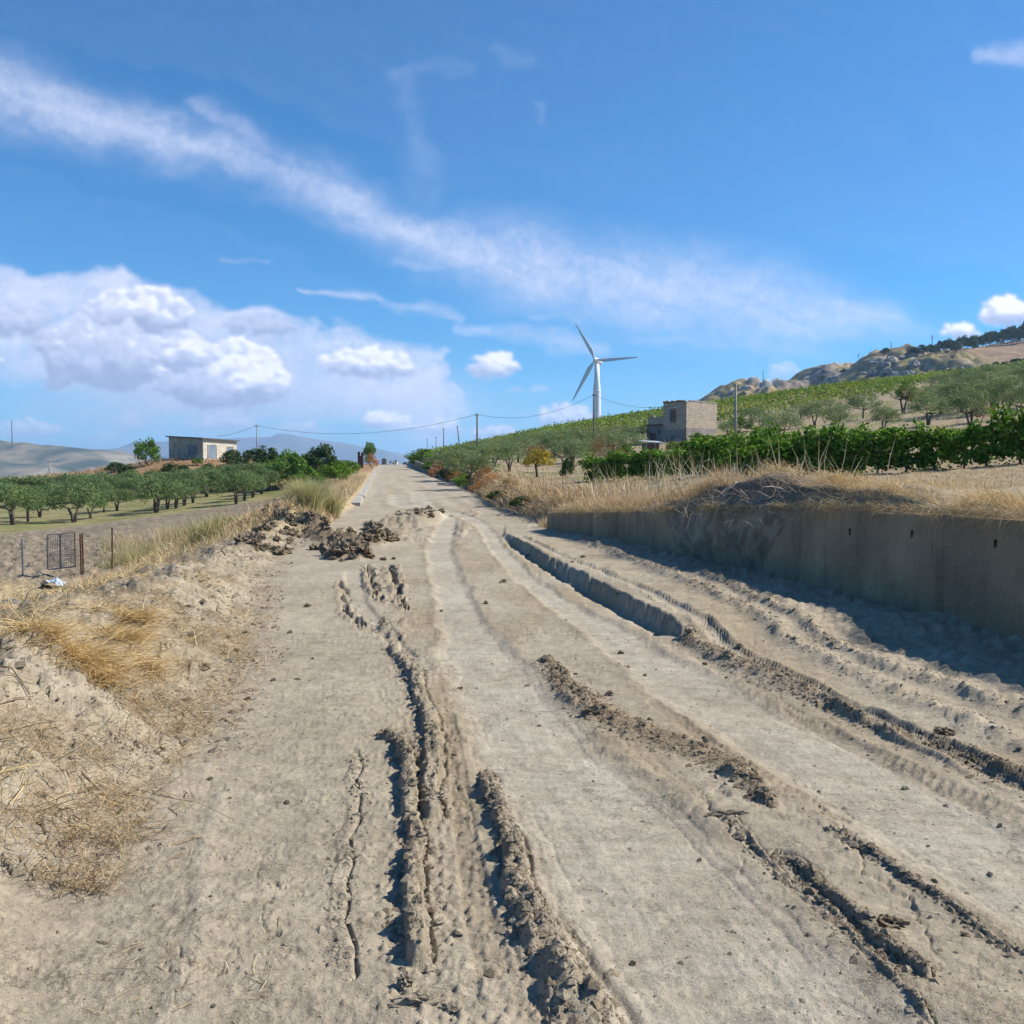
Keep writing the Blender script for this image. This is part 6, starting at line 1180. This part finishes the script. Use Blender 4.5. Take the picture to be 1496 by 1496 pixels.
# ------------------------------------------------------------------ fence, gate, litter, posts
def gate():
    Y = 34; p = at(95, 842, Y); z0 = float(terrain(np.array([p[0]]), np.array([34.]), False)[0])
    def X(px): return at(px, 800, Y)[0]
    def post(px, py, y0, lab, m=M_rusty, r=.035):
        b = at(px, py, Y + y0); z = float(terrain(np.array([b[0]]), np.array([Y + y0]), False)[0]); t = at(px, py - 1, Y + y0)[2]
        T = MB().tube([(0, 0, -.3), (-.02, 0, t - z)], r, 8).build('fence_post', m, None, loc=(b[0], Y + y0, z)); tag(T, lab, 'post'); return T
    post(33, 788, 0, 'dark metal fence post standing alone left of the gate', M_steel, .04); post(118, 781, .1, 'rusty fence post at the right of the open gate'); post(121, 780, .4, 'second rusty post right beside the gate post', r=.03)
    x0, x1 = X(69), X(109); zb = at(69, 832, Y)[2]; zt = at(69, 782, Y)[2]; g = empty('wire_gate', (x0, Y, zb), 'rusty wire mesh gate standing in a light metal frame beside the ploughed field', 'gate', rz=.03)
    w_ = x1 - x0; h = zt - zb; s = .022
    for a, b in (((0, 0, 0), (0, 0, h)), ((w_, 0, .1), (w_, 0, h + .1)), ((0, 0, h), (w_, 0, h + .1)), ((0, 0, 0), (w_, 0, .1)), ((w_ * .47, 0, .05), (w_ * .47, 0, h + .05))):
        MB().tube([a, b], s, 6).build('frame_bar', M_rusty if a[0] == w_ and b[0] == w_ else M_steel, g)
    m = MB()
    for k in range(1, 16): m.tube([(w_ * k / 16, .0, .04), (w_ * k / 16, 0, h + .04)], .007, 3, False)
    for k in range(1, 18): m.tube([(.0, .004, h * k / 18), (w_, .004, h * k / 18 + .08)], .007, 3, False)
    m.build('wire_mesh', M_steel, g)
    f = MB(); xa = X(35); xb = X(119); za = float(terrain(np.array([xa]), np.array([34.]), False)[0])
    for k in range(5): f.tube([(xa, Y + .02, za + .15 + .3 * k), ((xa + xb) / 2, Y + .02, za + .05 + .25 * k), (xb, Y + .1, za + .2 + .3 * k)], .004, 3, False)
    tag(f.build('fence_wire', M_steel), 'thin slack fence wires between the lone post and the gate', 'wire')
    lt = MB().tube([(0, 0, 0), (0, .05, .9), (.02, .02, 1.8)], .03, 6); o = lt.build('fence_post', M_rusty, None, loc=(X(125) + .3, Y + 1.5, z0 - .1)); tag(o, 'short leaning rusty stake behind the gate', 'post')
gate()
def litter():
    h = hit(78, 860, 8); s = h[1] / F; z = hz(h[0], h[1]); T = empty('plastic_sheet', (h[0], h[1], z), 'crumpled pale blue plastic sheet lying in the grass by the gate', 'litter', rz=.3)
    n = 14; u, v = np.meshgrid(np.linspace(-1, 1, n), np.linspace(-1, 1, n)); Z = .13 + .10 * fbm(u * 1.6, v * 1.6, 701, 3) + .10 * (1 - u * u); V = np.stack([u * 15 * s, v * .38, np.maximum(Z, .02)], -1).reshape(-1, 3)
    ob('sheet', mesh('sheet', V, gfaces(n, n), M_plastic, smooth=False), T); o = ob('folded_end', CP[0], T, (12 * s, -.1, .1), 0, (5 * s, .15, .1)); 
    h = hit(22, 882, 8); s = h[1] / F; z = hz(h[0], h[1]); o = ob('stone', RK[1], None, (h[0], h[1], z + .04), .4, (15 * s, .22, .22)); tag(o, 'pale lump of stone on the scorched ground at left', 'stone')
    h = hit(5, 884, 8); o = ob('stone', RK[2], None, (h[0], h[1], hz(h[0], h[1]) + .02), 1.4, (.12, .1, .12)); tag(o, 'smaller stone left of the pale lump', 'stone')
    p = hit(527, 684, 80); sc = p[1] / F; T = empty('rusty_posts', p, 'pair of upright rusty brown posts by the left verge near the crest', 'posts')
    for x, h0, w_ in ((-2.6, 24, 1.6), (2.2, 23, 1.5), (0, 18, .8)): MB().box((x - w_) * sc, (x + w_) * sc, -.15, .15, -.3, h0 * sc).build('post', M_rusty, T)
    MB().box(-2.4 * sc, 2.2 * sc, -.05, .05, 15 * sc, 17 * sc).build('rail', M_rusty, T)
    # pale slab of concrete gutter by the far right bank
    for (px, py, l, lab) in ((655, 708, 22, 'broken pale concrete slab lying at the foot of the far right bank'), (625, 691, 14, 'smaller pale slab further up beside the right bank')):
        h = hit(px, py, 40, 200); z = hz(h[0], h[1]); L = l * h[1] / F; MB().box(-L / 2, L / 2, -.8, .8, 0, .16).build('concrete_slab', M_conc, None, loc=(h[0], h[1], z - .03), rz=.5); tag(COL.objects[-1], lab, 'slab')
    m = ob('rubble', None) if False else None
    for i in range(9):
        h = hit(726 + i * 4.5, 731 + R.uniform(-4, 6), 25, 60); s = R.uniform(.12, .3); o = ob('rubble_stone', R.choice(RK), None, (h[0], h[1], hz(h[0], h[1])), R.uniform(0, 6), (s, s * .8, s * .5)); tag(o, f'pale broken stone, {ORD[i + 1]} from the left in the rubble at the wall end', 'stone', 'rubble at the end of the wall')
litter()
